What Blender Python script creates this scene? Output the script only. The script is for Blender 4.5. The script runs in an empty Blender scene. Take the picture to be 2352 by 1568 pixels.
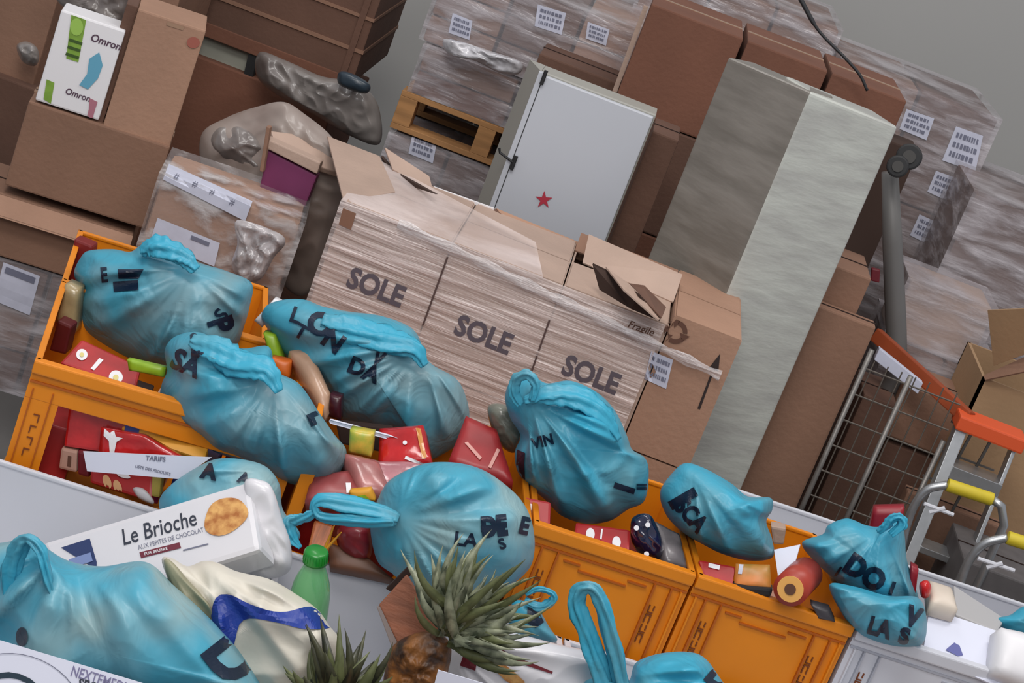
import bpy, bmesh, math, random
from mathutils import Vector, Matrix, noise
from mathutils.bvhtree import BVHTree

random.seed(7)
SC = bpy.context.scene
COL = SC.collection
W, H = 2352.0, 1568.0
FPX, ROLL, PITCH, CAMZ = 4500.0, math.radians(21), math.radians(17), 2.4
cr_, sr_, cp_, sp_ = math.cos(ROLL), math.sin(ROLL), math.cos(PITCH), math.sin(PITCH)
CAM = Vector((0, 0, CAMZ))
# ------------------------------------------------------------------ camera
RT, UP0, FW = Vector((1, 0, 0)), Vector((0, sp_, cp_)), Vector((0, cp_, -sp_))
cam_d = bpy.data.cameras.new('camera'); cam = bpy.data.objects.new('camera', cam_d); COL.objects.link(cam)
ximg = RT * cr_ + UP0 * sr_
yimg = -RT * sr_ + UP0 * cr_
cam.matrix_world = Matrix(((ximg.x, yimg.x, -FW.x, 0), (ximg.y, yimg.y, -FW.y, 0), (ximg.z, yimg.z, -FW.z, CAMZ), (0, 0, 0, 1)))
cam_d.sensor_width = 36; cam_d.lens = FPX / W * 36; cam_d.clip_end = 60
SC.camera = cam
# ------------------------------------------------------------------ world, lamps, exposure
wd = bpy.data.worlds.new('world'); SC.world = wd; wd.use_nodes = True
wd.node_tree.nodes['Background'].inputs[0].default_value = (0.88, 0.91, 1.0, 1)
wd.node_tree.nodes['Background'].inputs[1].default_value = 0.44
def area(name, loc, size, sizey, power, target, col=(1, .97, .94)):
    l = bpy.data.lights.new(name, 'AREA'); l.shape = 'RECTANGLE'; l.size = size; l.size_y = sizey; l.energy = power; l.color = col
    o = bpy.data.objects.new(name, l); COL.objects.link(o); o.location = loc
    d = Vector(target) - Vector(loc); o.rotation_euler = d.to_track_quat('-Z', 'Y').to_euler(); return o
area('ceiling_or_fill_lamp', (0.3, -1.2, 4.6), 3.0, 2.0, 120, (0.0, 4.2, 0.7))  # soft front fill added above and behind the camera, not a fixture
area('ceiling_or_fill_lamp', (-1.2, 1.6, 5.4), 2.4, 1.2, 120, (-0.3, 4.2, 0.6))
area('ceiling_or_fill_lamp', (1.5, 4.2, 6.0), 3.0, 0.6, 90, (0.8, 5.6, 0.6))
area('ceiling_or_fill_lamp', (-2.2, 6.2, 6.0), 3.0, 0.6, 45, (-1.0, 7.0, 0.6))
SC.view_settings.view_transform = 'Standard'; SC.view_settings.look = 'None'
SC.view_settings.exposure = 0.0; SC.view_settings.gamma = 1.0; SC.view_settings.use_curve_mapping = False

# ------------------------------------------------------------------ photograph geometry
def ray(px, py):
    x, y = px - W / 2, py - H / 2
    u = x * cr_ + y * sr_; v = -x * sr_ + y * cr_
    return Vector((u, FPX * cp_ - v * sp_, -FPX * sp_ - v * cp_))
def at(px, py, Y):
    d = ray(px, py); return CAM + d * (Y / d.y)
def atz(px, py, z):
    d = ray(px, py); return CAM + d * ((z - CAMZ) / d.z)
def onplane(px, py, p0, n):
    d = ray(px, py); return CAM + d * ((p0 - CAM).dot(n) / d.dot(n))

# ------------------------------------------------------------------ materials
def lin(c):
    return tuple(((x / 255) / 12.92 if x / 255 <= .04045 else ((x / 255 + .055) / 1.055) ** 2.4) for x in c) + (1,)
MATS = {}
def nt(m):
    m.use_nodes = True; return m.node_tree.nodes, m.node_tree.links
def M(name, rgb, rough=.6, var=.0, scale=6, bump=0, bscale=40, metal=0, rgb2=None, stretch=(1, 1, 1), coat=0, spec=.5, trans=0, sub=0, alpha=1, lo=.35, hi=.65):
    if name in MATS: return MATS[name]
    m = bpy.data.materials.new(name); N, L = nt(m); b = N['Principled BSDF']
    c = lin(rgb)
    b.inputs['Roughness'].default_value = rough; b.inputs['Metallic'].default_value = metal
    b.inputs['Specular IOR Level'].default_value = spec; b.inputs['Coat Weight'].default_value = coat
    b.inputs['Transmission Weight'].default_value = trans; b.inputs['Alpha'].default_value = alpha
    b.inputs['Coat Roughness'].default_value = .15
    tc = N.new('ShaderNodeTexCoord'); mp = N.new('ShaderNodeMapping'); mp.inputs['Scale'].default_value = stretch
    L.new(tc.outputs['Object'], mp.inputs['Vector'])
    if var or rgb2:
        n = N.new('ShaderNodeTexNoise'); n.inputs['Scale'].default_value = scale; n.inputs['Detail'].default_value = 4
        L.new(mp.outputs[0], n.inputs['Vector'])
        r = N.new('ShaderNodeValToRGB'); r.color_ramp.elements[0].position = lo; r.color_ramp.elements[1].position = hi
        c2 = lin(rgb2) if rgb2 else tuple(x * (1 - var) for x in c[:3]) + (1,)
        r.color_ramp.elements[0].color = c2; r.color_ramp.elements[1].color = c
        L.new(n.outputs['Fac'], r.inputs['Fac']); L.new(r.outputs[0], b.inputs['Base Color'])
    else: b.inputs['Base Color'].default_value = c
    if bump:
        n2 = N.new('ShaderNodeTexNoise'); n2.inputs['Scale'].default_value = bscale; n2.inputs['Detail'].default_value = 3
        L.new(mp.outputs[0], n2.inputs['Vector'])
        bp = N.new('ShaderNodeBump'); bp.inputs['Strength'].default_value = bump; bp.inputs['Distance'].default_value = .01
        L.new(n2.outputs['Fac'], bp.inputs['Height']); L.new(bp.outputs[0], b.inputs['Normal'])
    MATS[name] = m; return m
def film(name, rgb=(205, 200, 205), base=.12, streak=.5, stretch=(2, 2, 45), rough=.22, scale=1.6, lo=.45, hi=.75, rot=(0, 0, 0)):
    """stretch wrap: mostly see-through, whitish along its creases, glossy"""
    m = bpy.data.materials.new(name); N, L = nt(m); b = N['Principled BSDF']; out = N['Material Output']
    b.inputs['Base Color'].default_value = lin(rgb); b.inputs['Roughness'].default_value = rough; b.inputs['Specular IOR Level'].default_value = .9
    tc = N.new('ShaderNodeTexCoord'); mp = N.new('ShaderNodeMapping'); mp.inputs['Scale'].default_value = stretch; mp.inputs['Rotation'].default_value = rot
    L.new(tc.outputs['Object'], mp.inputs['Vector'])
    n = N.new('ShaderNodeTexNoise'); n.inputs['Scale'].default_value = scale; n.inputs['Detail'].default_value = 5; n.inputs['Distortion'].default_value = .3
    L.new(mp.outputs[0], n.inputs['Vector'])
    mr = N.new('ShaderNodeMapRange'); mr.inputs[1].default_value = lo; mr.inputs[2].default_value = hi
    mr.inputs[3].default_value = base; mr.inputs[4].default_value = streak
    L.new(n.outputs['Fac'], mr.inputs[0])
    bp = N.new('ShaderNodeBump'); bp.inputs['Strength'].default_value = .9; bp.inputs['Distance'].default_value = .012
    L.new(n.outputs['Fac'], bp.inputs['Height']); L.new(bp.outputs[0], b.inputs['Normal'])
    t = N.new('ShaderNodeBsdfTransparent'); mx = N.new('ShaderNodeMixShader')
    L.new(mr.outputs[0], mx.inputs[0]); L.new(t.outputs[0], mx.inputs[1]); L.new(b.outputs[0], mx.inputs[2]); L.new(mx.outputs[0], out.inputs[0])
    MATS[name] = m; return m
CARD = M('cardboard', (139, 104, 84), .8, .18, 3, .15, 60)
CARD_LIGHT = M('cardboard_light', (166, 128, 105), .75, .15, 4, .15, 60)
CARD_DARK = M('cardboard_dark', (104, 74, 60), .85, .25, 3, .15, 60)
CARD_RED = M('cardboard_reddish', (120, 78, 60), .85, .2, 3, .15, 60)
CARD_PALE = M('cardboard_pale', (178, 152, 136), .6, .15, 5, .15, 60)
CARD_TAN = M('cardboard_tan', (165, 132, 98), .8, .12, 3, .1, 60)
DARK_BROWN = M('very_dark_brown', (60, 42, 34), .9)  # shade of carton openings and gaps put into the colour
TAPE = M('packing_tape', (160, 128, 104), .3, .15, 8)
SEAM = M('dark_seam', (45, 28, 22), .9)
WHITE = M('white_plastic', (206, 207, 214), .4, .05, 3)
PAPER = M('paper', (214, 216, 230), .7)
LABEL = M('label_paper', (196, 198, 214), .5, .08, 30)
INK = M('black_ink', (28, 30, 40), .5)
GREYINK = M('grey_print', (110, 112, 130), .6)
BROWNINK = M('brown_print', (92, 60, 46), .7)
DARKINK = M('bag_print', (12, 30, 52), .4)
ORANGE = M('orange_plastic', (228, 134, 18), .42, .12, 4)
ORANGE_DARK = M('orange_moulding', (176, 88, 12), .5)
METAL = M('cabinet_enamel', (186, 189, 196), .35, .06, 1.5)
ALU = M('brushed_aluminium', (176, 178, 180), .35, .1, 40, metal=.8)
STEEL = M('dull_steel', (130, 126, 122), .45, .2, 30, metal=.5)
BLACK = M('black_rubber', (26, 26, 28), .6)
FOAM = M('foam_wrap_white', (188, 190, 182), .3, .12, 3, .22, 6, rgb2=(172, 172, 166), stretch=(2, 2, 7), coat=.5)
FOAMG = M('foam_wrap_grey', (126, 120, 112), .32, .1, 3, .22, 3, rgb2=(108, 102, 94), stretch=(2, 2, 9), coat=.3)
RED = M('red_card', (178, 34, 36), .4, .35, 10)
REDGLOSS = M('red_foil', (196, 30, 32), .22, .4, 12, .5, 18, coat=.5)
MAROON = M('maroon_card', (104, 22, 34), .5)
YELLOW = M('yellow_card', (226, 160, 44), .5, .15, 12)
GREENP = M('lime_wrapper', (150, 186, 40), .35, .3, 20)
WHITEP = M('white_print', (226, 224, 226), .4)
BLUEP = M('blue_print', (36, 58, 140), .4, .2, 10)
GREENPR = M('green_print', (128, 166, 62), .5, .25, 30)
PINK = M('pinkish_pack', (176, 108, 104), .3, .3, 14, coat=.4)
BROWNPK = M('brown_pack', (110, 72, 52), .5, .3, 12)
WOOD = M('pallet_wood', (176, 128, 80), .8, .3, 5, stretch=(1, 1, 8))
CREAM = M('cream_paper', (212, 206, 192), .5, .05, 8, .25, 20)
BLUEW = M('royal_blue_print', (34, 60, 150), .4, .25, 6)
WALLM = M('wall_paint', (168, 167, 164), .9, .04, 1)
FLOORM = M('concrete', (96, 94, 92), .8, .2, 3, .1, 30)
GREYFILM = M('grey_plastic_sheet', (140, 134, 130), .3, .2, 4, .5, 10, rgb2=(98, 88, 84), coat=.3)
F_SOLE = film('stretch_film', (232, 214, 208), .34, .80, (1.8, 1.8, 30), .2, 1.9, .42, .66)
F_LOAD = film('stretch_film_grey', (200, 194, 198), .27, .82, (2.2, 2.2, 10), .18, 2.2, .44, .68)
F_BOX = film('stretch_film_clear', (205, 200, 200), .14, .8, (3, 3, 5), .16, 3.5, .50, .66)
def bagmat(name, c1, c2, seed):
    m = bpy.data.materials.new(name); N, L = nt(m); b = N['Principled BSDF']; out = N['Material Output']
    tc = N.new('ShaderNodeTexCoord'); mp = N.new('ShaderNodeMapping'); mp.inputs['Location'].default_value = (seed, seed * .7, 0)
    L.new(tc.outputs['Object'], mp.inputs['Vector'])
    n = N.new('ShaderNodeTexNoise'); n.inputs['Scale'].default_value = 5; n.inputs['Detail'].default_value = 2; L.new(mp.outputs[0], n.inputs['Vector'])
    r = N.new('ShaderNodeValToRGB'); r.color_ramp.elements[0].position = .42; r.color_ramp.elements[1].position = .66
    r.color_ramp.elements[0].color = lin(c1); r.color_ramp.elements[1].color = lin(c2)
    L.new(n.outputs['Fac'], r.inputs['Fac']); L.new(r.outputs[0], b.inputs['Base Color'])
    b.inputs['Roughness'].default_value = .38; b.inputs['Specular IOR Level'].default_value = .45
    n2 = N.new('ShaderNodeTexNoise'); n2.inputs['Scale'].default_value = 7; n2.inputs['Detail'].default_value = 3; n2.inputs['Distortion'].default_value = 1.4
    L.new(mp.outputs[0], n2.inputs['Vector'])
    bp = N.new('ShaderNodeBump'); bp.inputs['Strength'].default_value = .45; bp.inputs['Distance'].default_value = .02
    L.new(n2.outputs['Fac'], bp.inputs['Height']); L.new(bp.outputs[0], b.inputs['Normal'])
    tl = N.new('ShaderNodeBsdfTranslucent'); L.new(r.outputs[0], tl.inputs[0]); mx = N.new('ShaderNodeMixShader'); mx.inputs[0].default_value = .18
    L.new(b.outputs[0], mx.inputs[1]); L.new(tl.outputs[0], mx.inputs[2]); L.new(mx.outputs[0], out.inputs[0])
    MATS[name] = m; return m
BAG = bagmat('turquoise_bag_film', (74, 168, 194), (134, 168, 176), 0)
BAG2 = bagmat('turquoise_bag_film_clear', (80, 172, 198), (152, 186, 190), 3.1)
BAG3 = bagmat('turquoise_bag_film_bright', (66, 174, 204), (106, 168, 184), 7.7)

# ------------------------------------------------------------------ objects
SURF = {}      # object name -> (world verts, faces) for laying print and labels on surfaces
def tag(o, label=None, cat=None, group=None, kind=None):
    if label: o['label'] = label
    if cat: o['category'] = cat
    if group: o['group'] = group
    if kind: o['kind'] = kind
    return o
def empty(name, loc, label, cat, group=None):
    o = bpy.data.objects.new(name, None); COL.objects.link(o); o.location = loc; o.empty_display_size = .05
    return tag(o, label, cat, group)
def origin(o):
    v = Vector((0, 0, 0))
    while o is not None: v = v + o.location; o = o.parent
    return v
class MB:
    def __init__(s): s.v = []; s.f = []
    def add(s, vs, fs):
        k = len(s.v); s.v += [Vector(v) for v in vs]; s.f += [tuple(i + k for i in f) for f in fs]; return s
    def hexa(s, p):   # 8 corners: bottom 0-3, top 4-7
        return s.add(p, [(0, 3, 2, 1), (4, 5, 6, 7), (0, 1, 5, 4), (1, 2, 6, 5), (2, 3, 7, 6), (3, 0, 4, 7)])
    def tube(s, pts, r, seg=10, rb=None, cap=True):
        pts = [Vector(p) for p in pts]; n = len(pts); k0 = len(s.v); prev = None
        rad = r if isinstance(r, (list, tuple)) else [r] * n
        for i, p in enumerate(pts):
            t = (pts[min(i + 1, n - 1)] - pts[max(i - 1, 0)]).normalized()
            a = prev - t * prev.dot(t) if prev is not None else t.orthogonal()
            a.normalize(); b = t.cross(a); prev = a
            for j in range(seg):
                th = 2 * math.pi * j / seg
                s.v.append(p + a * math.cos(th) * rad[i] + b * math.sin(th) * rad[i] * (rb or 1))
        for i in range(n - 1):
            for j in range(seg):
                a0 = k0 + i * seg + j; a1 = k0 + i * seg + (j + 1) % seg
                s.f.append((a0, a1, a1 + seg, a0 + seg))
        if cap:
            s.f.append(tuple(k0 + j for j in reversed(range(seg)))); s.f.append(tuple(k0 + (n - 1) * seg + j for j in range(seg)))
        return s
    def disc_prism(s, c, ax, r, h, seg=20):
        ax = Vector(ax).normalized(); return s.tube([c, Vector(c) + ax * h], r, seg)
    def bar(s, a, b, w, d, side=Vector((0, 1, 0))):
        a, b = Vector(a), Vector(b); t = (b - a).normalized(); y = (side - t * side.dot(t)).normalized(); x = t.cross(y)
        p = []
        for q in (a, b):
            for sx, sy in ((-1, -1), (1, -1), (1, 1), (-1, 1)): p.append(q + x * sx * w / 2 + y * sy * d / 2)
        return s.hexa(p)
    def build(s, name, mat, parent=None, bevel=0, smooth=False, label=None, kind=None, segs=2):
        me = bpy.data.meshes.new(name); o = bpy.data.objects.new(name, me); COL.objects.link(o)
        if parent is not None: o.parent = parent; org = origin(parent)
        else:
            xs = [v.x for v in s.v]; ys = [v.y for v in s.v]; zs = [v.z for v in s.v]
            org = Vector(((min(xs) + max(xs)) / 2, (min(ys) + max(ys)) / 2, min(zs))); o.location = org
        me.from_pydata([tuple(v - org) for v in s.v], [], s.f)
        bm = bmesh.new(); bm.from_mesh(me)
        bmesh.ops.recalc_face_normals(bm, faces=bm.faces[:])
        if bevel:
            ed = [e for e in bm.edges if len(e.link_faces) == 2 and e.calc_face_angle(0) > .5]
            bmesh.ops.bevel(bm, geom=ed, offset=bevel, segments=segs, affect='EDGES', profile=.6)
        if smooth:
            for f in bm.faces: f.smooth = True
        bm.to_mesh(me); bm.free(); me.materials.append(mat)
        SURF[o.name] = (list(s.v), list(s.f))
        if label: o['label'] = label
        if kind: o['kind'] = kind
        return o

class Fr:
    """upright frame: origin and a yaw about z; local x along the front, y into the depth, z up"""
    def __init__(s, o, yaw=0, tilt=None):
        a = math.radians(yaw); s.o = Vector(o); s.x = Vector((math.cos(a), math.sin(a), 0)); s.y = Vector((-math.sin(a), math.cos(a), 0)); s.z = Vector((0, 0, 1))
    def p(s, x, y, z): return s.o + s.x * x + s.y * y + s.z * z
def fbox(mb, fr, x0, x1, y0, y1, z0, z1):
    return mb.hexa([fr.p(x0, y0, z0), fr.p(x1, y0, z0), fr.p(x1, y1, z0), fr.p(x0, y1, z0), fr.p(x0, y0, z1), fr.p(x1, y0, z1), fr.p(x1, y1, z1), fr.p(x0, y1, z1)])

# ------------------------------------------------------------------ print and labels laid on surfaces
BV = {}
def bvh(o):
    if o.name not in BV:
        v, f = SURF[o.name]; BV[o.name] = BVHTree.FromPolygons(v, f)
    return BV[o.name]
def cast(px, py, targets, lift=.002):
    d = ray(px, py).normalized(); best = None
    for t in targets:
        h = bvh(t).ray_cast(CAM, d)
        if h[0] is not None and (best is None or h[3] < best[3]): best = h
    if best is None: return None
    return best[0] - d * lift
def lay(name, verts2, faces, targets, parent, mat, lift=.002, thick=0, label=None):
    """verts2 are photo pixels; every vertex lands on the first surface met"""
    pts = [cast(x, y, targets, lift) for x, y in verts2]
    keep = [f for f in faces if all(pts[i] is not None for i in f)]
    dep = lambda i: pts[i].y
    keep = [f for f in keep if max(dep(i) for i in f) - min(dep(i) for i in f) < .12]
    if not keep: return None
    mb = MB(); used = sorted({i for f in keep for i in f}); ix = {i: k for k, i in enumerate(used)}
    mb.add([pts[i] for i in used], [tuple(ix[i] for i in f) for f in keep])
    o = mb.build(name, mat, parent, label=label)
    return o
_txt = {}
def text2d(s, bold=.0, shear=0.0):
    key = (s, bold, shear)
    if key not in _txt:
        cu = bpy.data.curves.new('t', 'FONT'); cu.body = s; cu.size = 1; cu.offset = bold; cu.shear = shear; cu.resolution_u = 3
        cu.fill_mode = 'FRONT' if hasattr(cu, 'fill_mode') else 'BOTH'
        o = bpy.data.objects.new('t', cu); me = bpy.data.meshes.new_from_object(o)
        bm = bmesh.new(); bm.from_mesh(me); bmesh.ops.triangulate(bm, faces=bm.faces[:])
        for _ in range(5):
            long = [e for e in bm.edges if e.calc_length() > .11]
            if not long: break
            bmesh.ops.subdivide_edges(bm, edges=long, cuts=1); bmesh.ops.triangulate(bm, faces=[f for f in bm.faces if len(f.verts) > 3])
        bm.verts.index_update()
        vs = [(v.co.x, v.co.y) for v in bm.verts]; fs = [tuple(v.index for v in f.verts) for f in bm.faces]
        bm.free(); bpy.data.meshes.remove(me); bpy.data.objects.remove(o); bpy.data.curves.remove(cu)
        _txt[key] = (vs, fs)
    return _txt[key]
def text(s, px, py, size, ang, targets, parent, mat=None, bold=.0, shear=0, sx=1, name='lettering', lift=.002):
    """px,py = left end of the base line in the photo, size = letter body in pixels, ang = clockwise degrees"""
    vs, fs = text2d(s, bold, shear); a = math.radians(ang); c, n = math.cos(a), math.sin(a)
    out = [(px + (x * sx * c + y * n) * size, py + (x * sx * n - y * c) * size) for x, y in vs]
    return lay(name, out, fs, targets, parent, mat or INK, lift)
def quadpatch(q, n=6, m=6):
    vs = []; fs = []
    for j in range(m + 1):
        for i in range(n + 1):
            u, v = i / n, j / m
            a = [(1 - u) * q[0][k] + u * q[1][k] for k in (0, 1)]; b = [(1 - u) * q[3][k] + u * q[2][k] for k in (0, 1)]
            vs.append(((1 - v) * a[0] + v * b[0], (1 - v) * a[1] + v * b[1]))
    for j in range(m):
        for i in range(n):
            k = j * (n + 1) + i; fs.append((k, k + 1, k + n + 2, k + n + 1))
    return vs, fs
def patch(name, q, targets, parent, mat, lift=.0018, n=6, m=6, label=None):
    vs, fs = quadpatch(q, n, m); return lay(name, vs, fs, targets, parent, mat, lift, label=label)
def disc(name, cx, cy, rx, ry, targets, parent, mat, lift=.003, inner=0, ang=0, seg=20, a0=0, a1=360):
    vs = []; fs = []; c, s_ = math.cos(math.radians(ang)), math.sin(math.radians(ang))
    rings = [inner, (1 + inner) / 2, 1.0]
    full = abs(a1 - a0) >= 360
    cnt = seg if full else seg + 1
    for r in rings:
        for j in range(cnt):
            t = math.radians(a0 + (a1 - a0) * j / seg); x, y = rx * r * math.cos(t), ry * r * math.sin(t)
            vs.append((cx + x * c - y * s_, cy + x * s_ + y * c))
    for k in range(len(rings) - 1):
        for j in range(seg):
            jn = (j + 1) % cnt; fs.append((k * cnt + j, k * cnt + jn, (k + 1) * cnt + jn, (k + 1) * cnt + j))
    return lay(name, vs, fs, targets, parent, mat, lift)
def poly(name, pts, targets, parent, mat, lift=.003, label=None, cell=.0):
    """free outline, triangulated and refined, laid on the surface"""
    bm = bmesh.new(); f = bm.faces.new([bm.verts.new((x, y, 0)) for x, y in pts]); bmesh.ops.triangulate(bm, faces=[f])
    for _ in range(7):
        long = [e for e in bm.edges if e.calc_length() > 13]
        if not long: break
        bmesh.ops.subdivide_edges(bm, edges=long, cuts=1); bmesh.ops.triangulate(bm, faces=[q for q in bm.faces if len(q.verts) > 3])
    bm.verts.index_update(); vs = [(v.co.x, v.co.y) for v in bm.verts]; fs = [tuple(v.index for v in q.verts) for q in bm.faces]; bm.free()
    return lay(name, vs, fs, targets, parent, mat, lift, label=label)

# ------------------------------------------------------------------ soft shapes
def smooth_outline(pts, n=96):
    m = len(pts); P = []
    for i in range(m):
        p0, p1, p2, p3 = (Vector(pts[(i + k) % m]) for k in (-1, 0, 1, 2))
        for j in range(10):
            t = j / 10
            P.append(.5 * ((2 * p1) + (-p0 + p2) * t + (2 * p0 - 5 * p1 + 4 * p2 - p3) * t * t + (-p0 + 3 * p1 - 3 * p2 + p3) * t ** 3))
    L = [0]
    for i in range(len(P)): L.append(L[-1] + (P[(i + 1) % len(P)] - P[i]).length)
    out = []; k = 0
    for i in range(n):
        s = L[-1] * i / n
        while L[k + 1] < s: k += 1
        t = (s - L[k]) / max(1e-6, L[k + 1] - L[k]); out.append(P[k].lerp(P[(k + 1) % len(P)], t))
    return out
def ridge(x): return 1 - abs(x) * 2.2
def soft(name, pts, Y, front, back, mat, parent=None, centre=None, knot=None, wr=.012, freq=7.0, fold=.02, nfold=9, seed=0, rings=48, seg=150, power=.5, lean=0, label=None, flat=1.0):
    """a filled soft body: outline of its widest section at depth Y, bulging by front / back metres, creased by folds that run to the knot"""
    ol = smooth_outline(pts, seg); cen = Vector(centre) if centre else sum(ol, Vector((0, 0))) / len(ol)
    kn = Vector(knot) if knot else Vector(pts[0])
    cw = at(cen.x, cen.y, Y)
    def P(q, r, side):
        base = at(q.x, q.y, Y - lean * (q.y - cen.y) / 1000)
        d = ray(q.x, q.y).normalized()
        h = max(0.0, 1 - r ** (2.2 * flat)) ** power
        env = min(1, (1 - r) * 5)
        dk = q - kn; th = math.atan2(dk.y, dk.x); rad = dk.length / 150.0
        f = noise.noise(Vector((math.cos(th) * nfold * .36, math.sin(th) * nfold * .36, rad * .22 + seed)))
        f = math.exp(-(f / .26) ** 2) * fold * 1.7 * min(1, (dk.length / 150) ** 2) * min(1, rad * 1.2) * math.exp(-rad * .35)
        w3 = Vector((base.x, base.z, seed * 3.3)) * freq
        w = ridge(noise.noise(w3)) * .6 + ridge(noise.noise(w3 * 2.3 + Vector((5, 1, 2)))) * .35 + noise.noise(w3 * .6) * .8
        if side > 0: return base - d * (front * h + (f + w * wr) * env)
        return base + d * (back * h)
    mb = MB(); vs = []
    rr = [math.sin(.5 * math.pi * i / rings) for i in range(1, rings + 1)]
    fr = [P(cen, 0, 1)]; bk = [P(cen, 0, -1)]
    for r in rr:
        for q in ol: fr.append(P(cen.lerp(q, r), r, 1))
    bro = rr[::3]
    if bro[-1] != rr[-1]: bro.append(rr[-1])
    nf = len(fr); fs = []
    for j in range(seg): fs.append((0, 1 + j, 1 + (j + 1) % seg))
    for i in range(rings - 1):
        for j in range(seg):
            a = 1 + i * seg + j; b = 1 + i * seg + (j + 1) % seg; fs.append((a, a + seg, b + seg)); fs.append((a, b + seg, b))
    for r in bro[:-1]:
        for q in ol: bk.append(P(cen.lerp(q, r), r, -1))
    nb = len(bro) - 1
    for j in range(seg): fs.append((nf, nf + 1 + (j + 1) % seg, nf + 1 + j))
    for i in range(nb - 1):
        for j in range(seg):
            a = nf + 1 + i * seg + j; b = nf + 1 + i * seg + (j + 1) % seg; fs.append((a, b, b + seg, a + seg))
    last = nf + 1 + (nb - 1) * seg; rim = 1 + (rings - 1) * seg
    for j in range(seg): fs.append((last + j, last + (j + 1) % seg, rim + (j + 1) % seg, rim + j))
    mb.add(fr + bk, fs)
    return mb.build(name, mat, parent, smooth=True, label=label)
def loop_tube(name, pxs, Y, rpx, mat, parent, flatten=.6, seed=0, seg=26):
    """a twisted strip of bag film: a handle or the gathered neck"""
    pts = smooth_path(pxs, 44); P = []; R = []
    for i, (x, y) in enumerate(pts):
        t = i / (len(pts) - 1); yy = Y if not isinstance(Y, (list, tuple)) else Y[0] * (1 - t) + Y[1] * t
        P.append(at(x, y, yy)); r = rpx if not isinstance(rpx, (list, tuple)) else interp(rpx, t)
        R.append(r * yy / FPX)
    mb = MB(); mb.tube(P, R, seg, rb=flatten)
    for i, v in enumerate(mb.v):
        k = i % seg; t = i // seg
        mb.v[i] = P[t] + (v - P[t]) * (1 + .28 * math.sin(k * 2 * math.pi / seg * 5 + t * .22 + seed) + .3 * noise.noise(Vector((t * .35, k * .5, seed))))
    return mb.build(name, mat, parent, smooth=True)
def interp(a, t):
    x = t * (len(a) - 1); i = min(int(x), len(a) - 2); return a[i] + (a[i + 1] - a[i]) * (x - i)
def smooth_path(p, n):
    P = [Vector(q) for q in p]; P = [P[0] * 2 - P[1]] + P + [P[-1] * 2 - P[-2]]; out = []
    m = len(P) - 3
    for i in range(n + 1):
        s = i / n * m; k = min(int(s), m - 1); t = s - k; p0, p1, p2, p3 = P[k:k + 4]
        q = .5 * ((2 * p1) + (-p0 + p2) * t + (2 * p0 - 5 * p1 + 4 * p2 - p3) * t * t + (-p0 + 3 * p1 - 3 * p2 + p3) * t ** 3); out.append((q.x, q.y))
    return out
def slab(name, q, Ys, thick, mat, parent=None, bevel=.004, label=None, puff=0):
    """a box lying any way round: four photo corners (TL TR BR BL), their depths, and its thickness away from us"""
    if not isinstance(Ys, (list, tuple)): Ys = [Ys] * 4
    c = [at(x, y, Y) for (x, y), Y in zip(q, Ys)]
    n = (c[1] - c[0]).cross(c[3] - c[0]).normalized(); c[2] = onplane(q[2][0], q[2][1], c[0], n)
    if n.dot(c[0] - CAM) < 0: n = -n
    mb = MB(); b = [p + n * thick for p in c]
    if puff:
        k = 8; vs = []; fs = []
        for side in (0, 1):
            for j in range(k + 1):
                for i in range(k + 1):
                    u, v = i / k, j / k
                    p = (c[0] * (1 - u) + c[1] * u) * (1 - v) + (c[3] * (1 - u) + c[2] * u) * v
                    h = (math.sin(math.pi * u) * math.sin(math.pi * v)) ** .4 * puff + noise.noise(p * 30) * .004 * (side == 0)
                    vs.append(p + n * (thick / 2) + n * (h + thick / 2) * (1 if side else -1))
        o2 = (k + 1) ** 2
        for j in range(k):
            for i in range(k):
                a = j * (k + 1) + i; fs.append((a, a + 1, a + k + 2, a + k + 1)); fs.append((o2 + a, o2 + a + k + 1, o2 + a + k + 2, o2 + a + 1))
        ring = [i for i in range(k + 1)] + [j * (k + 1) + k for j in range(1, k + 1)] + [k * (k + 1) + i for i in range(k - 1, -1, -1)] + [j * (k + 1) for j in range(k - 1, 0, -1)]
        for a, b_ in zip(ring, ring[1:] + ring[:1]): fs.append((a, o2 + a, o2 + b_, b_))
        mb.add(vs, fs); return mb.build(name, mat, parent, smooth=True, label=label)
    mb.hexa([c[3], c[2], b[2], b[3], c[0], c[1], b[1], b[0]])
    return mb.build(name, mat, parent, bevel=bevel, label=label)

# ------------------------------------------------------------------ cartons
def facebox(TL, TR, BL, Y, yaw=0, zb=None, zt=None):
    a = math.radians(yaw); x = Vector((math.cos(a), math.sin(a), 0)); n = Vector((-math.sin(a), math.cos(a), 0))
    p = at(TL[0], TL[1], Y); q = onplane(TR[0], TR[1], p, n); w = (q - p).dot(x)
    z1 = p.z if zt is None else zt; z0 = zb if zb is not None else onplane(BL[0], BL[1], p, n).z
    return Fr((p.x, p.y, z0), yaw), w, z1 - z0
def carton(label, TL, TR, BL, Y, depth, mat=None, yaw=0, zb=None, name='carton', cat='carton', group=None, tape=True, seam=True, bevel=.006, parent=None):
    fr, w, h = facebox(TL, TR, BL, Y, yaw, zb)
    root = parent or empty(name, fr.p(w / 2, depth / 2, 0), label, cat, group)
    body = fbox(MB(), fr, 0, w, 0, depth, 0, h).build('box_body', mat or CARD, root, bevel=bevel)
    if tape:
        t = MB(); fbox(t, fr, w * .0 - .0015, w + .0015, depth / 2 - .03, depth / 2 + .03, h - .002, h + .002)
        t.build('tape_strip', TAPE, root)
    if seam:
        s = MB(); fbox(s, fr, -.001, w + .001, depth / 2 - .002, depth / 2 + .002, h - .001, h + .0028); s.build('flap_seam', SEAM, root)
    return root, body, fr, w, h
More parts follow.
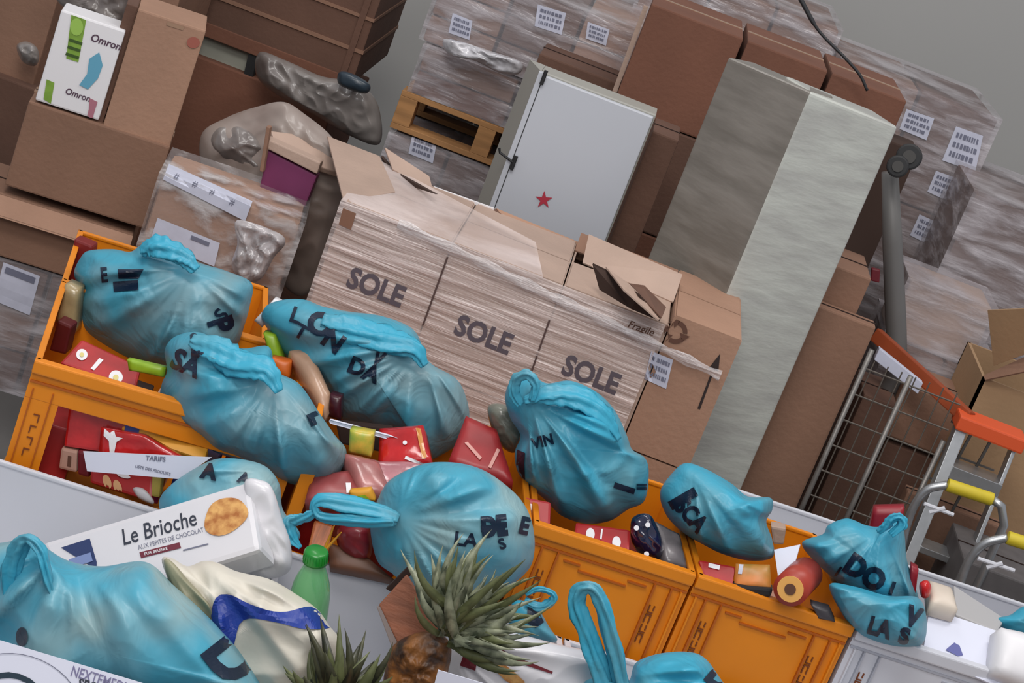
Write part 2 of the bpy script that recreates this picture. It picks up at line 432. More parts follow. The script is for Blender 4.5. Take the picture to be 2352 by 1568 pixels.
def film_shell(root, fr, w, h, depth, mat, pad=.008, z0=0.0, name='stretch_film', sag=.006):
    mb = MB(); n = 14; k0 = 0
    per = []
    for (xa, ya, xb, yb, m) in ((-pad, -pad, w + pad, -pad, 18), (w + pad, -pad, w + pad, depth + pad, 8), (w + pad, depth + pad, -pad, depth + pad, 8), (-pad, depth + pad, -pad, -pad, 8)):
        for i in range(m): per.append((xa + (xb - xa) * i / m, ya + (yb - ya) * i / m))
    m = len(per); vs = []; fs = []
    for j in range(n + 1):
        z = z0 + (h + pad - z0) * j / n
        for (x, y) in per:
            d = noise.noise(Vector((x * 3 + fr.o.x, y * 3, z * 14))) * sag
            vs.append(fr.p(x - (d if x > w else -d) * 0, y - abs(d) * (1 if y < depth / 2 else -1), z))
    for j in range(n):
        for i in range(m): fs.append((j * m + i, j * m + (i + 1) % m, (j + 1) * m + (i + 1) % m, (j + 1) * m + i))
    fs.append(tuple(n * m + i for i in range(m)))
    mb.add(vs, fs); return mb.build(name, mat, root)
def barcode_label(q, targets, parent, lines=True, name='label', rows=3):
    o = patch(name, q, targets, parent, LABEL, .0025 if not lines else .0025, 5, 5)
    if o is None: return None
    A, B, C, D = [Vector(p) for p in q]
    def uv(u, v): return (A.lerp(B, u)).lerp(D.lerp(C, u), v)
    if lines:
        vs = []; fs = []
        for r in range(rows):
            v0 = .14 + r * .8 / rows; v1 = v0 + .42 / rows; u = .12
            while u < .86:
                du = random.uniform(.03, .12)
                k = len(vs); vs += [tuple(uv(u, v0)), tuple(uv(u + du, v0)), tuple(uv(u + du, v1)), tuple(uv(u, v1))]; fs.append((k, k + 1, k + 2, k + 3)); u += du + random.uniform(.015, .05)
        lay('label_print', vs, fs, targets, parent, GREYINK, .0052)
    return o

# ================================================================== the setting
mb = MB(); mb.hexa([(-5, -1, -.1), (6, -1, -.1), (6, 10, -.1), (-5, 10, -.1), (-5, -1, 0), (6, -1, 0), (6, 10, 0), (-5, 10, 0)])
tag(mb.build('floor', FLOORM), 'grey concrete warehouse floor', kind='structure')
mb = MB(); mb.hexa([(-5, 9, 0), (6, 9, 0), (6, 9.15, 0), (-5, 9.15, 0), (-5, 9, 5), (6, 9, 5), (6, 9.15, 5), (-5, 9.15, 5)])
tag(mb.build('wall_back', WALLM), 'plain pale grey warehouse wall', kind='structure')
# two benches that carry the crates (below the frame)
CF = Fr((-0.947, 3.929, 0), 8.0)
def bench(name, label, s0, s1, t0, t1, top):
    r = empty(name, CF.p((s0 + s1) / 2, (t0 + t1) / 2, 0), label, 'bench')
    fbox(MB(), CF, s0, s1, t0, t1, top - .04, top).build('bench_top', WOOD, r, bevel=.004)
    for a in (s0 + .05, s1 - .11):
        for b in (t0 + .05, t1 - .11): fbox(MB(), CF, a, a + .06, b, b + .06, 0, top - .04).build('leg', STEEL, r, bevel=.003)
bench('display_bench', 'wooden bench under the left orange crates', -.02, .98, .0, .92, .448)
bench('display_bench', 'wooden bench under the right orange crates and the white crate', 1.0, 2.65, .0, .70, .448)
bench('low_bench', 'lower wooden bench under the white crates in front', -.5, 2.6, -.95, -.01, .248)

# ================================================================== back of the warehouse
def wrapped(label, TL, TR, BL, Y, depth, cols, rows, yaw=0, zb=None, mats=None, fmat=None, name='wrapped_pallet_load', zt=None, group=None):
    fr, w, h = facebox(TL, TR, BL, Y, yaw, zb, zt)
    root = empty(name, fr.p(w / 2, depth / 2, 0), label, 'pallet load', group)
    mats = mats or [CARD, CARD_DARK]; bodies = []
    for i in range(cols):
        for j in range(rows):
            g = .006; mb = fbox(MB(), fr, w * i / cols + g, w * (i + 1) / cols - g, 0, depth, h * j / rows + (.002 if j else 0), h * (j + 1) / rows - .004)
            bodies.append(mb.build('carton', mats[(i * 2 + j * 3) % len(mats)], root, bevel=.008))
    f = film_shell(root, fr, w, h, depth, fmat or F_LOAD)
    return root, bodies, f, fr, w, h

# upper left big brown box of a pallet, hanging over the picture's top edge
rbig, b, fr, w, h = carton('large brown carton with a pale lid band, topmost at the upper left of the stacks', (438, -210), (900, -75), (466, 62), 7.2, .8, CARD_DARK, zb=None, name='large_carton', tape=False)
r = rbig
for z0, z1 in ((.30, .335), (.62, .65)):
    fbox(MB(), fr, -.004, w + .004, -.006, .8, h * z0, h * z1).build('strap_band', CARD, r)
fbox(MB(), fr, .0, w, -.004, .03, -.03, .022).build('bottom_rail', CARD_RED, r, bevel=.003)
fbox(MB(), fr, w * .93, w * .96, -.01, 0, 0, h).build('edge_strip', CARD_DARK, r)
topfr = fr
# what carries it
lowz = fr.o.z - .03
r, b, fr2, w2, h2 = carton('pale grey-green flat carton directly beneath the large brown carton', (455, 72), (580, 120), (440, 130), 7.25, .7, M('pale_green_card', (160, 162, 150), .7, .1), zb=lowz - .15, name='flat_carton', tape=False, seam=False)
r3, b3, fr3, w3, h3 = carton('long brown carton lying below the pale grey-green one', (430, 120), (760, 262), (400, 260), 7.2, .8, CARD_RED, zb=0, name='long_carton', tape=False)
mb = MB(); mb.bar(at(588, 105, 7.22), at(572, 172, 7.22), .035, .03); tag(mb.build('corner_bar', BLACK), 'short black bar standing in for the shaded gap beside the pale grey-green carton', 'post')  # black bar put where the gap is only in shade
# grey plastic bundle
rb = rbig
soft('bundle_film', [(596, 120), (660, 140), (740, 175), (820, 190), (868, 240), (872, 330), (800, 310), (730, 268), (640, 220), (590, 175)], 7.02, .08, .12, GREYFILM, rb, wr=.03, freq=8, seed=4)
soft('plastic_tray', [(780, 165), (812, 170), (850, 195), (840, 215), (800, 205), (776, 190)], 6.9, .03, .03, M('dark_slate_plastic', (50, 62, 72), .3), rb, wr=.008, seed=2, rings=12, seg=40)
# brown carton stack on the far left
r, b, fr, w, h = carton('brown carton at the top left corner behind the white printed box', (-60, -120), (150, -60), (-50, 175), 6.3, .45, CARD, name='carton')
r, b, fr, w, h = carton('dark brown carton at the left edge below the top left one', (-60, 152), (120, 212), (-50, 300), 6.25, .45, CARD_DARK, zb=.0, name='carton')
rp = r
soft('plastic_clump', [(38, 105), (60, 95), (84, 108), (90, 135), (78, 152), (50, 140)], 6.2, .05, .04, GREYFILM, rp, wr=.02, freq=20, seed=8, rings=12, seg=40)
# big plain carton low left
r, big, fr, w, h = carton('big plain brown carton under the white printed box and the upright carton', (66, 232), (385, 356), (20, 428), 5.45, .3, CARD, name='big_carton', yaw=12, zb=None)
zb_big = fr.o.z
r, b, fr, w, h = carton('brown carton with an open top slit, beneath the big plain one at the left', (-60, 425), (300, 560), (-92, 560), 5.43, .3, CARD, name='open_carton', yaw=12, tape=False)
left_z = fr.o.z
# loose flap of that carton
mb = MB(); mb.add([fr.p(.0, -.01, h + .0), fr.p(w, -.01, h), fr.p(w, -.045, h - .05), fr.p(.0, -.045, h - .05)], [(0, 1, 2, 3)]); mb.add([fr.p(.0, -.012, h - .005), fr.p(w, -.012, h - .005), fr.p(w, -.047, h - .055), fr.p(.0, -.047, h - .055)], [(3, 2, 1, 0)]); mb.build('flap', CARD_LIGHT, r)
rw_, bs_, fw_, _a, _b, _c = wrapped('film wrapped load with a white label at the left edge, below the open slit carton', (-64, 568), (292, 700), (-92, 900), 5.44, .3, 2, 3, yaw=12, zb=0, zt=left_z - .012, mats=[CARD_DARK, CARD])
barcode_label([(8, 602), (92, 634), (68, 724), (-14, 690)], [fw_], rw_, lines=False)
patch('label_print', [(14, 612), (82, 638), (78, 652), (10, 626)], [fw_], rw_, GREYINK, .005, 3, 1)
# white printed box
r, pb, fr, w, h = carton('white printed shipping box with green panels standing on the big plain carton', (141, 22), (286, 80), (93, 234), 5.46, .12, WHITEP, yaw=12, name='printed_box', tape=False, seam=False, cat='box')
T = [pb]
patch('green_panel', [(164, 34), (198, 46), (180, 143), (152, 134)], T, r, GREENPR, n=4)
disc('green_emblem', 176, 62, 15, 20, T, r, M('light_green_print', (150, 188, 84), .5))
for i in range(3): patch('print_stripe', [(160 - i * 4, 88 + i * 16), (190 - i * 4, 98 + i * 16), (188 - i * 4, 104 + i * 16), (158 - i * 4, 94 + i * 16)], T, r, M('dark_green_print', (58, 84, 30), .5), .0035, 2, 1)
patch('green_panel', [(107, 182), (125, 190), (117, 238), (100, 228)], T, r, GREENPR, n=3)
text('Omron', 206, 92, 24, 19, T, r, M('plum_print', (84, 62, 78), .5), .02, .1)
text('Omron', 148, 214, 20, 19, T, r, M('plum_print', (84, 62, 78), .5), .02, .1)
poly('blue_figure', [(205, 135), (228, 120), (236, 150), (225, 180), (202, 205), (182, 195), (200, 170)], T, r, M('teal_print', (96, 160, 186), .5))
poly('pink_figure', [(206, 225), (224, 234), (216, 260), (210, 282), (197, 280), (204, 250)], T, r, M('rose_print', (170, 110, 124), .5))
# film over its top
rp = empty('plastic_wrap_sheet', at(200, 10, 5.9), 'crumpled plastic sheet above the white printed box', 'plastic wrap')
soft('sheet', [(125, -40), (290, -40), (292, 30), (270, 62), (230, 42), (180, 22), (140, 12)], 5.95, .04, .04, GREYFILM, rp, wr=.03, freq=12, seed=3, rings=14, seg=50)
# upright plain carton
r, uc, fr, w, h = carton('upright plain brown carton with a faint red stamp, right of the white printed box', (318, 20), (474, 70), (252, 302), 5.50, .22, CARD_LIGHT, yaw=14, name='upright_carton', tape=False, seam=False)
T = [uc]; disc('stamp', 444, 98, 15, 13, T, r, M('red_stamp', (150, 84, 70), .7)); patch('tape_scrap', [(385, 50), (424, 62), (420, 70), (382, 58)], T, r, TAPE, n=3)
mb = MB(); fbox(mb, fr, -.035, -.002, .02, .3, 0, h); mb.build('dark_side', CARD_DARK, r, bevel=.003)  # left side face, in a darker card colour than the front
mb = MB(); fbox(mb, fr, .0, w * .84, .01, .3, -.028, -.002); mb.build('gap_shade_strip', SEAM, r)  # dark strip stands in for the shaded gap under the carton
# second carton behind at top
carton('brown carton seen over the upright plain carton at the top edge', (290, -160), (445, -105), (270, 30), 6.6, .5, CARD, name='carton', zb=.0, tape=False)

# ---- film wrapped box with labels
fr, w, h = facebox((372, 405), (688, 527), (300, 640), 5.12, 9, 0)
r = empty('wrapped_box', fr.p(w / 2, .2, 0), 'film wrapped brown box with two white labels, between orange crates and the open cartons', 'box')
wb = fbox(MB(), fr, 0, w, 0, .28, 0, h).build('box_body', CARD_LIGHT, r, bevel=.02)
fl = film_shell(r, fr, w, h, .28, F_BOX, pad=.01, sag=.012)
T = [fl, wb]
patch('long_label', [(388, 376), (580, 462), (563, 508), (374, 412)], T, r, LABEL, .004, 10, 4)
for (a, bb, s) in ((398, 402, 14), (440, 420, 15), (480, 438, 13), (525, 462, 15)): text('#', a, bb + 6, s + 6, 22, T, r, GREYINK, .0, name='label_print', lift=.006)
patch('white_label', [(362, 500), (505, 558), (492, 612), (345, 552)], T, r, LABEL, .004, 8, 4)
patch('label_header', [(440, 540), (482, 557), (479, 566), (437, 549)], T, r, GREYINK, .006, 2, 1)
# crumpled tape
rt = soft('crumpled_tape', [(545, 505), (640, 535), (655, 560), (630, 590), (600, 640), (560, 650), (532, 610), (545, 560)], 5.06, .012, .02, M('silvery_tape', (184, 176, 176), .25, .35, 30, .8, 14, coat=.6), r, wr=.02, freq=26, seed=5, rings=14, seg=50)
# ---- grey sheeted stack behind it
SHEET = M('brightened_plastic_sheet', (158, 146, 138), .4, .2, 4, .4, 8, rgb2=(124, 108, 100), coat=.2)  # paler copy of the grey sheet, brightened to offset the shade there
r = empty('sheeted_cartons', at(620, 380, 5.7), 'cartons under grey plastic sheeting, with a purple panel showing, behind the wrapped box', 'pallet load')
frs, ws, hs = facebox((470, 320), (800, 440), (420, 560), 5.75, 0, 0)
fbox(MB(), frs, .02, ws - .02, .05, .45, 0, hs - .04).build('carton', CARD_DARK, r, bevel=.01)
soft('plastic_sheet', [(462, 310), (520, 270), (590, 245), (652, 234), (700, 262), (760, 312), (800, 380), (790, 470), (765, 560), (735, 640), (690, 680), (640, 640), (600, 560), (540, 470), (470, 400)], 5.55, .06, .02, SHEET, r, centre=(640, 430), knot=(652, 240), wr=.02, nfold=8, fold=.012, seed=1)
sh2 = soft('plastic_sheet', [(482, 305), (520, 282), (570, 292), (606, 325), (612, 360), (600, 400), (560, 405), (510, 370), (480, 340)], 5.55, .07, .03, GREYFILM, r, wr=.025, freq=9, seed=12, rings=18, seg=60)
slab('purple_panel', [(614, 345), (728, 404), (700, 476), (596, 432)], 5.38, .05, M('purple_card', (112, 40, 84), .6, .2), r)
slab('pale_lid', [(612, 318), (736, 374), (728, 400), (610, 340)], 5.37, .05, CARD_PALE, r)
slab('corner_edge', [(612, 290), (620, 294), (604, 396), (596, 392)], 5.35, .03, CARD, r, bevel=.002)
slab('lid_board', [(622, 300), (758, 318), (790, 400), (640, 352)], [5.46, 5.56, 5.46, 5.40], .02, CARD_PALE, r)

# ---- wrapped pallet loads centre
r, bs, f, fr, w, h = wrapped('wrapped pallet load standing highest at the top centre, with shiny film and labels', (1030, -90), (1500, 100), (968, 90), 6.9, .9, 3, 3, mats=[CARD, CARD_LIGHT, CARD_DARK])
zt = fr.o.z
T = [f]
for q in ([(1040, 30), (1085, 48), (1078, 92), (1030, 75)], [(1235, 10), (1300, 30), (1290, 80), (1228, 60)], [(1350, 50), (1400, 68), (1392, 105), (1345, 88)]): barcode_label(q, T, r)
r, bs, f, fr, w, h = wrapped('wrapped cartons lying on the wooden pallet, under the topmost load', (985, 82), (1420, 250), (925, 203), 6.85, .9, 2, 2, mats=[CARD_RED, CARD], zb=None, zt=zt - .012)
soft('gathered_film', [(1018, 90), (1060, 96), (1130, 118), (1196, 142), (1192, 170), (1150, 168), (1090, 140), (1030, 125)], 6.78, .04, .04, M('silvery_wrap', (206, 204, 208), .2, .25, 20, .8, 18, coat=.6), r, wr=.03, freq=18, seed=9, rings=14, seg=50)
zp = fr.o.z
# wooden pallet
a0 = at(925, 205, 6.84); pf = Fr((a0.x, a0.y, zp - .145), 0)
pr = empty('wooden_pallet', pf.p(.4, .4, 0), 'pale wooden pallet between two film wrapped loads, centre top', 'pallet')
pw = (at(1150, 300, 6.84) - a0).x + .25
for k in range(5): fbox(MB(), pf, 0, pw, k * .18, k * .18 + .1, .122, .142).build('deck_board', WOOD, pr, bevel=.002)
for k in range(3): fbox(MB(), pf, 0, pw, k * .36, k * .36 + .1, 0, .02).build('bottom_board', WOOD, pr, bevel=.002)
xr = (at(1100, 290, 6.84) - a0).x
for xx in (0, xr, pw - .1):
    for k in range(3): fbox(MB(), pf, xx, xx + .065, k * .36, k * .36 + .1, .02, .122).build('block', WOOD, pr, bevel=.002)
r, bs, f, fr, w, h = wrapped('wrapped load under the wooden pallet with a white label', (915, 257), (1180, 358), (870, 500), 6.83, .85, 2, 2, zb=0, zt=zp - .16, mats=[CARD_DARK, CARD_RED, CARD_DARK])
barcode_label([(948, 305), (1004, 325), (994, 375), (938, 352)], [f], r)

# ---- rows of plain tall cartons behind the cabinet
xs = [(1492, 6), (1712, 94), (1898, 186), (2074, 268)]
Yc = 6.45; p0 = at(*xs[0], Yc)
zrow = [None]
frc = Fr((p0.x, p0.y, 0), 0)
bx = [(onplane(x, y, p0, Vector((0, 1, 0))) - p0).x for x, y in xs]
zt = p0.z
nm = ['left', 'middle', 'right']
heights = [(zt, zt - .36), (zt - .364, zt - .72), (zt - .724, zt - 1.08), (zt - 1.084, 0)]
names = {(0, 0): 'plain brown carton, topmost of the left column behind the white cabinet', (1, 0): 'plain brown carton, topmost of the middle column behind the foam wrapped slab', (2, 0): 'plain brown carton, topmost of the right column beside the labelled loads',
         (0, 1): 'plain brown carton, second down of the left column behind the white cabinet', (0, 2): 'dark brown carton, third down of the left column behind the white cabinet', (0, 3): 'dark brown carton at the bottom of the left column behind the white cabinet'}
for i in range(3):
    for j, (za, zb_) in enumerate(heights):
        lab = names.get((i, j), 'plain brown carton, %s down of the %s column, mostly hidden by the foam slab' % (['first', 'second', 'third', 'lowest'][j], nm[i]))
        rr_ = empty('tall_carton', frc.p((bx[i] + bx[i + 1]) / 2, .25, zb_), lab, 'carton', 'plain cartons stacked behind the cabinet')
        fbox(MB(), frc, bx[i] + .008, bx[i + 1] - .008, 0, .5, zb_, za).build('box_body', [CARD_RED, CARD_DARK][(i + j) % 2] if j else CARD_RED, rr_, bevel=.006)
        fbox(MB(), frc, bx[i] + .01, bx[i + 1] - .01, .235, .265, za - .001, za + .0015).build('tape_strip', TAPE, rr_)
# pale edge strip left of them
mb = MB(); mb.bar(at(1484, 14, 6.5), at(1412, 210, 6.5), .016, .02); tag(mb.build('plastic_edge_strip', CARD_PALE), 'thin pale edge strip running up beside the plain tall cartons', 'strip')
# lower load seen between centre load and tall cartons
carton('brown carton in the gap behind the white cabinet, left of the tall ones', (1240, 122), (1425, 190), (1175, 330), 6.62, .3, CARD_DARK, name='carton', zb=0, tape=False)
# wrapped loads at the very back
r, bs, f, fr, w, h = wrapped('long film wrapped load along the top edge behind the plain tall cartons', (1500, -95), (1912, 118), (1430, 90), 7.6, .8, 3, 4, zb=0, mats=[CARD_PALE, CARD])
barcode_label([(1840, 104), (1876, 120), (1866, 150), (1832, 136)], [f], r, lines=False)
r, bs, f, fr, w, h = wrapped('tall film wrapped load with four white labels, tallest at the right', (1935, 138), (2286, 300), (1800, 500), 7.25, .75, 2, 4, zb=0, mats=[CARD, CARD_PALE, CARD_DARK])
for q in ([(2082, 250), (2146, 272), (2128, 322), (2066, 296)], [(2196, 290), (2258, 312), (2240, 395), (2164, 368)], [(2150, 392), (2205, 412), (2186, 466), (2130, 440)], [(2112, 492), (2164, 516), (2142, 566), (2090, 540)]):
    barcode_label(q, [f], r)
r, bs, f, fr, w, h = wrapped('film wrapped load at the right edge with a bright sheen', (2240, 440), (2700, 610), (2130, 750), 6.7, .8, 2, 3, zb=0, mats=[CARD_DARK, CARD])
r, bs, f, fr, w, h = wrapped('low wrapped carton in front of the right edge load', (2090, 640), (2290, 712), (2052, 776), 6.3, .3, 1, 1, mats=[CARD_PALE], zb=None)
zlow = fr.o.z
r, bs, f, fr, w, h = wrapped('dim wrapped load below the low wrapped carton, behind the ladder', (2048, 782), (2300, 880), (2010, 930), 6.25, .5, 2, 3, mats=[CARD_DARK, CARD], zb=0)
# open carton at the right edge
r = empty('open_carton', at(2310, 860, 5.8), 'open tan carton with raised flaps at the right edge', 'carton')
slab('flap', [(2268, 712), (2420, 706), (2420, 790), (2282, 840)], [5.85, 5.7, 5.7, 5.85], .006, CARD_TAN, r, bevel=.001)
frx, wx, hx = facebox((2258, 866), (2500, 960), (2200, 1010), 5.85, 0, 0)
hx0 = hx
mb = MB(); fbox(mb, frx, 0, wx, 0, .01, 0, hx); fbox(mb, frx, 0, .01, 0, .4, 0, hx); fbox(mb, frx, 0, wx, .39, .4, 0, hx); fbox(mb, frx, 0, wx, 0, .4, 0, .01); mb.build('box_body', CARD_TAN, r)
slab('flap', [(2258, 862), (2440, 780), (2460, 830), (2262, 872)], [5.85, 5.8, 5.75, 5.83], .006, CARD, r, bevel=.001)

# ---- steel cabinet with a star
fr, w, h = facebox((1243, 165), (1505, 272), (1135, 480), 5.75, 0, 0)
r = empty('metal_cabinet', fr.p(w / 2, .2, 0), 'white metal cabinet with a small red star on its door', 'cabinet')
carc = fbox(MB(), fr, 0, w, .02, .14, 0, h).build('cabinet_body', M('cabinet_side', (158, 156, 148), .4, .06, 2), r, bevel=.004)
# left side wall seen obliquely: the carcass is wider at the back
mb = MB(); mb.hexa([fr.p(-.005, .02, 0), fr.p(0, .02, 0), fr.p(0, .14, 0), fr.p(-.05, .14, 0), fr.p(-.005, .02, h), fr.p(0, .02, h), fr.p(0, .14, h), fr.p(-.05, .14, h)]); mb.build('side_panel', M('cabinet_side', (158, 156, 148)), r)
door = fbox(MB(), fr, .012, w - .006, -.004, .018, .01, h - .006).build('door', METAL, r, bevel=.004)
fbox(MB(), fr, -.006, .010, -.004, .02, 0, h).build('frame_strip', METAL, r, bevel=.002)
for (x, y, L) in ((1249, 178, 26), (1180, 374, 34)):
    p = onplane(x, y, fr.o + fr.y * -.012, fr.y); mb = MB(); mb.tube([p - Vector((0, 0, .022)), p + Vector((0, 0, .022))], .006, 10); mb.build('hinge', BLACK, door)
p = onplane(1180, 374, fr.o + fr.y * -.012, fr.y); q = onplane(1148, 350, fr.o + fr.y * -.012, fr.y)
MB().tube([p, q, q + Vector((-.006, 0, .012))], .004, 8).build('latch_wire', BLACK, door)
st = []
for k in range(10):
    rr0 = 21 if k % 2 == 0 else 8; a = math.radians(-90 + 4 + 36 * k); st.append((1249 + rr0 * math.cos(a), 459 + rr0 * math.sin(a)))
lay('star', [(1249, 459)] + st, [(0, 1 + k, 1 + (k + 1) % 10) for k in range(10)], [door], door, M('red_star', (168, 44, 62), .5), .003)
# carton right behind its lower right side
carton('narrow dark carton upright in the gap right of the white cabinet', (1500, 300), (1560, 322), (1420, 560), 5.95, .25, CARD_DARK, name='narrow_carton', zb=0, tape=False)
# thin cable from the ceiling
mb = MB(); pts = [at(x, y, 6.35) for x, y in smooth_path([(1805, -60), (1842, 4), (1880, 70), (1940, 132), (1975, 172), (1992, 208)], 24)]
mb.tube(pts, [.0075] * 9 + [.005] * 16, 8); tag(mb.build('hanging_cable', M('cable_black', (42, 42, 44), .5), smooth=True), 'dark cable dangling in front of the grey wall at the top right', 'cable')

# ---- foam wrapped tall slab
pA, pB, pC = at(1672, 130, 5.62), at(1860, 210, 5.42), at(2064, 292, 5.55)
dAB = (pA - pB); dCB = (pC - pB); z1 = pB.z
r = empty('foam_wrapped_slab', (pB.x, pB.y + .1, 0), 'tall slab wrapped in white foam film, grey on its left side, leaning upright behind the open cartons', 'wrapped slab')
def lz(p, z): return Vector((p.x, p.y, z))
pD = Vector((pA.x + dCB.x, pA.y + dCB.y + .05, 0))
back = Vector((0, .02, 0))
mb = MB()
# white face slab
n = (dCB.cross(Vector((0, 0, 1)))).normalized(); n = n if n.y > 0 else -n
mb.hexa([lz(pB, 0), lz(pC, 0), lz(pC + n * .16, 0), lz(pB + n * .16, 0), lz(pB, pB.z), lz(pC, pC.z), lz(pC + n * .16, pC.z), lz(pB + n * .16, pB.z)])
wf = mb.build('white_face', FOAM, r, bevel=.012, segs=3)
n2 = (dAB.cross(Vector((0, 0, 1)))).normalized(); n2 = n2 if n2.y > 0 else -n2
mb = MB(); e = dAB.normalized() * -.0
mb.hexa([lz(pA, 0), lz(pB, 0), lz(pB + n2 * .12, 0), lz(pA + n2 * .12, 0), lz(pA, pA.z), lz(pB, pB.z), lz(pB + n2 * .12, pB.z), lz(pA + n2 * .12, pA.z)])
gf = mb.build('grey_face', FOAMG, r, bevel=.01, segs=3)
# ---- right clutter
carton('light brown carton edge standing right of the foam slab', (1900, 602), (1998, 650), (1840, 780), 5.75, .3, CARD, name='carton', zb=.0, tape=False)
carton('brown carton low behind the roll cage, right of the foam slab', (1850, 690), (1995, 792), (1700, 1060), 5.66, .08, CARD, name='carton', zb=.0, tape=False)
mb = MB(); P = at(2046, 745, 6.0); Q = at(2052, 400, 6.0)
r = empty('padded_post', lz(P, 0), 'grey padded post topped by two black round caps, right of the foam slab', 'post')
MB().tube([lz(at(2062, 850, 6.02), .005), at(2062, 850, 6.02), at(2058, 745, 6.02), at(2050, 560, 6.02), at(2044, 395, 6.02)], [.033, .033, .033, .031, .026], 16).build('tube', M('grey_vinyl', (104, 102, 100), .5, .1), r, smooth=True)
for (x, y, rad, dy) in ((2088, 360, .04, 0), (2062, 382, .034, -.03)):
    c = at(x, y, 5.96 + dy); ax = (CAM - c).normalized()
    MB().disc_prism(c, ax, rad, .035, 24).build('round_cap', BLACK, r, bevel=.006)
    MB().disc_prism(c + ax * .036, ax, rad * .5, .004, 20).build('cap_centre', M('dark_grey_rubber', (64, 62, 60), .7), r)
slab('red_handle', [(2002, 616), (2022, 620), (2020, 650), (2000, 645)], 6.0, .02, MAROON, r)
carton('very dark block standing in for the shaded gap behind the padded post', (1985, 300), (2110, 350), (1900, 700), 6.35, .2, DARK_BROWN, name='dark_block', zb=0, tape=False, seam=False)  # the gap is only shade; a dark block carries its colour
# ---- roll cage
WIRE = M('dull_wire', (92, 84, 76), .6, .2, 20)
r = empty('roll_cage', at(1980, 1100, 5.55), 'grey wire roll cage trolley right of the foam slab', 'trolley')
Yg = 5.6
def cage(px0, px1): return at(*px0, Yg), at(*px1, Yg)
posts = [((1995, 800), (1822, 1230)), ((2088, 862), (1926, 1240)), ((2162, 1010), (2058, 1260))]
for a, b in posts:
    A, B = at(*a, Yg), at(*b, Yg); MB().tube([Vector((B.x + (A.x - B.x) * .5, Yg, .05)), Vector((B.x + (A.x - B.x) * .5, Yg, A.z))], .0085, 10).build('post', STEEL, r, smooth=True)
ax0, ax1 = at(1908, 1015, Yg).x, at(2110, 1135, Yg).x; ztop = at(1995, 800, Yg).z - .01
for k in range(9):
    z = ztop - .05 - k * .085; MB().tube([(ax0, Yg, z), (ax1, Yg, z)], .003, 6).build('wire', WIRE, r)
for k in range(7):
    x = ax0 + (ax1 - ax0) * (k + .5) / 7; MB().tube([(x, Yg, .06), (x, Yg, ztop - .02)], .0022, 6).build('wire', WIRE, r)
fbox(MB(), Fr((ax0, Yg, 0)), -.03, ax1 - ax0 + .03, 0, .36, .03, .06).build('base', STEEL, r, bevel=.004)
# cargo of the cage
cg = [('dim brown carton inside the roll cage, left one', (1930, 900), (2040, 945), .30), ('dim brown carton inside the roll cage, right one with dark edge gaps', (2068, 872), (2210, 930), .16)]
carton('tall dim brown carton inside the roll cage, left one', (1985, 905), (2062, 935), (1860, 1200), 5.85, .28, CARD_DARK, name='carton', zb=.07, tape=False)
carton('dim brown carton inside the roll cage, upper right one', (2076, 880), (2215, 935), (2036, 1000), 5.95, .28, CARD, name='carton', zb=None, tape=False)
carton('dim brown carton inside the roll cage, lower right one', (2034, 1012), (2200, 1075), (1960, 1200), 5.96, .28, CARD_DARK, name='carton', zb=0.07, tape=False)
# ---- orange bar and aluminium ladder
A, B = at(2012, 768, 5.95), at(2226, 962, 5.62)
mb = MB(); mb.bar(A, B, .045, .03); tag(mb.build('orange_rail', M('rusty_orange', (150, 66, 30), .6, .2), bevel=.004), 'dull orange metal rail sloping behind the roll cage to the ladder top', 'rail')
slab('slat_bundle', [(2020, 800), (2120, 880), (2108, 905), (2008, 826)], 5.7, .03, LABEL, tag(empty('tool_tray', at(2050, 860, 5.7), 'narrow tray of pale slats under the dull orange rail', 'tray')), bevel=.002)
r = empty('aluminium_ladder', at(2240, 1200, 5.6), 'aluminium step ladder with an orange top cap and wide treads', 'ladder')
Yl = 5.62
TLp, TRp = at(2206, 950, Yl), at(2342, 998, Yl)
zl = TLp.z; fl_ = Fr((TLp.x, Yl, 0)); wl = TRp.x - TLp.x
fbox(MB(), fl_, -.01, wl + .015, -.06, .05, zl - .035, zl + .01).build('top_cap', M('orange_cap', (214, 84, 40), .5), r, bevel=.006)
ytop = Yl - .01; ybot = Yl - .32
def rail(x, wd, name='rail'):
    return MB().bar(Vector((x - .02, ybot, 0)), Vector((x, ytop, zl - .035)), wd, .05).build(name, ALU, r, bevel=.002)
rail(TLp.x + .015, .034); rail(TRp.x - .004, .012)
for zf in (.10, .34, .58, .8):
    z = zl - .035 - zf; t = z / (zl - .035); y = ybot + (ytop - ybot) * t; x0 = TLp.x - .02 * (1 - t)
    fbox(MB(), Fr((x0, y, z)), .03, wl, -.04, .05, -.04 if zf < .2 else -.02, .0).build('tread', ALU, r, bevel=.002)
for k in range(2):
    x = TLp.x + wl * (.35 + .33 * k); MB().bar(Vector((x, Yl + .25, .0)), Vector((x, Yl + .04, zl - .04)), .008, .008).build('brace', STEEL, r)
for z in (.05, .15, .25): MB().bar(Vector((TLp.x, Yl + .06 + z * .2, zl - z)), Vector((TRp.x, Yl + .06 + z * .2, zl - z)), .006, .006).build('cross_wire', STEEL, r)
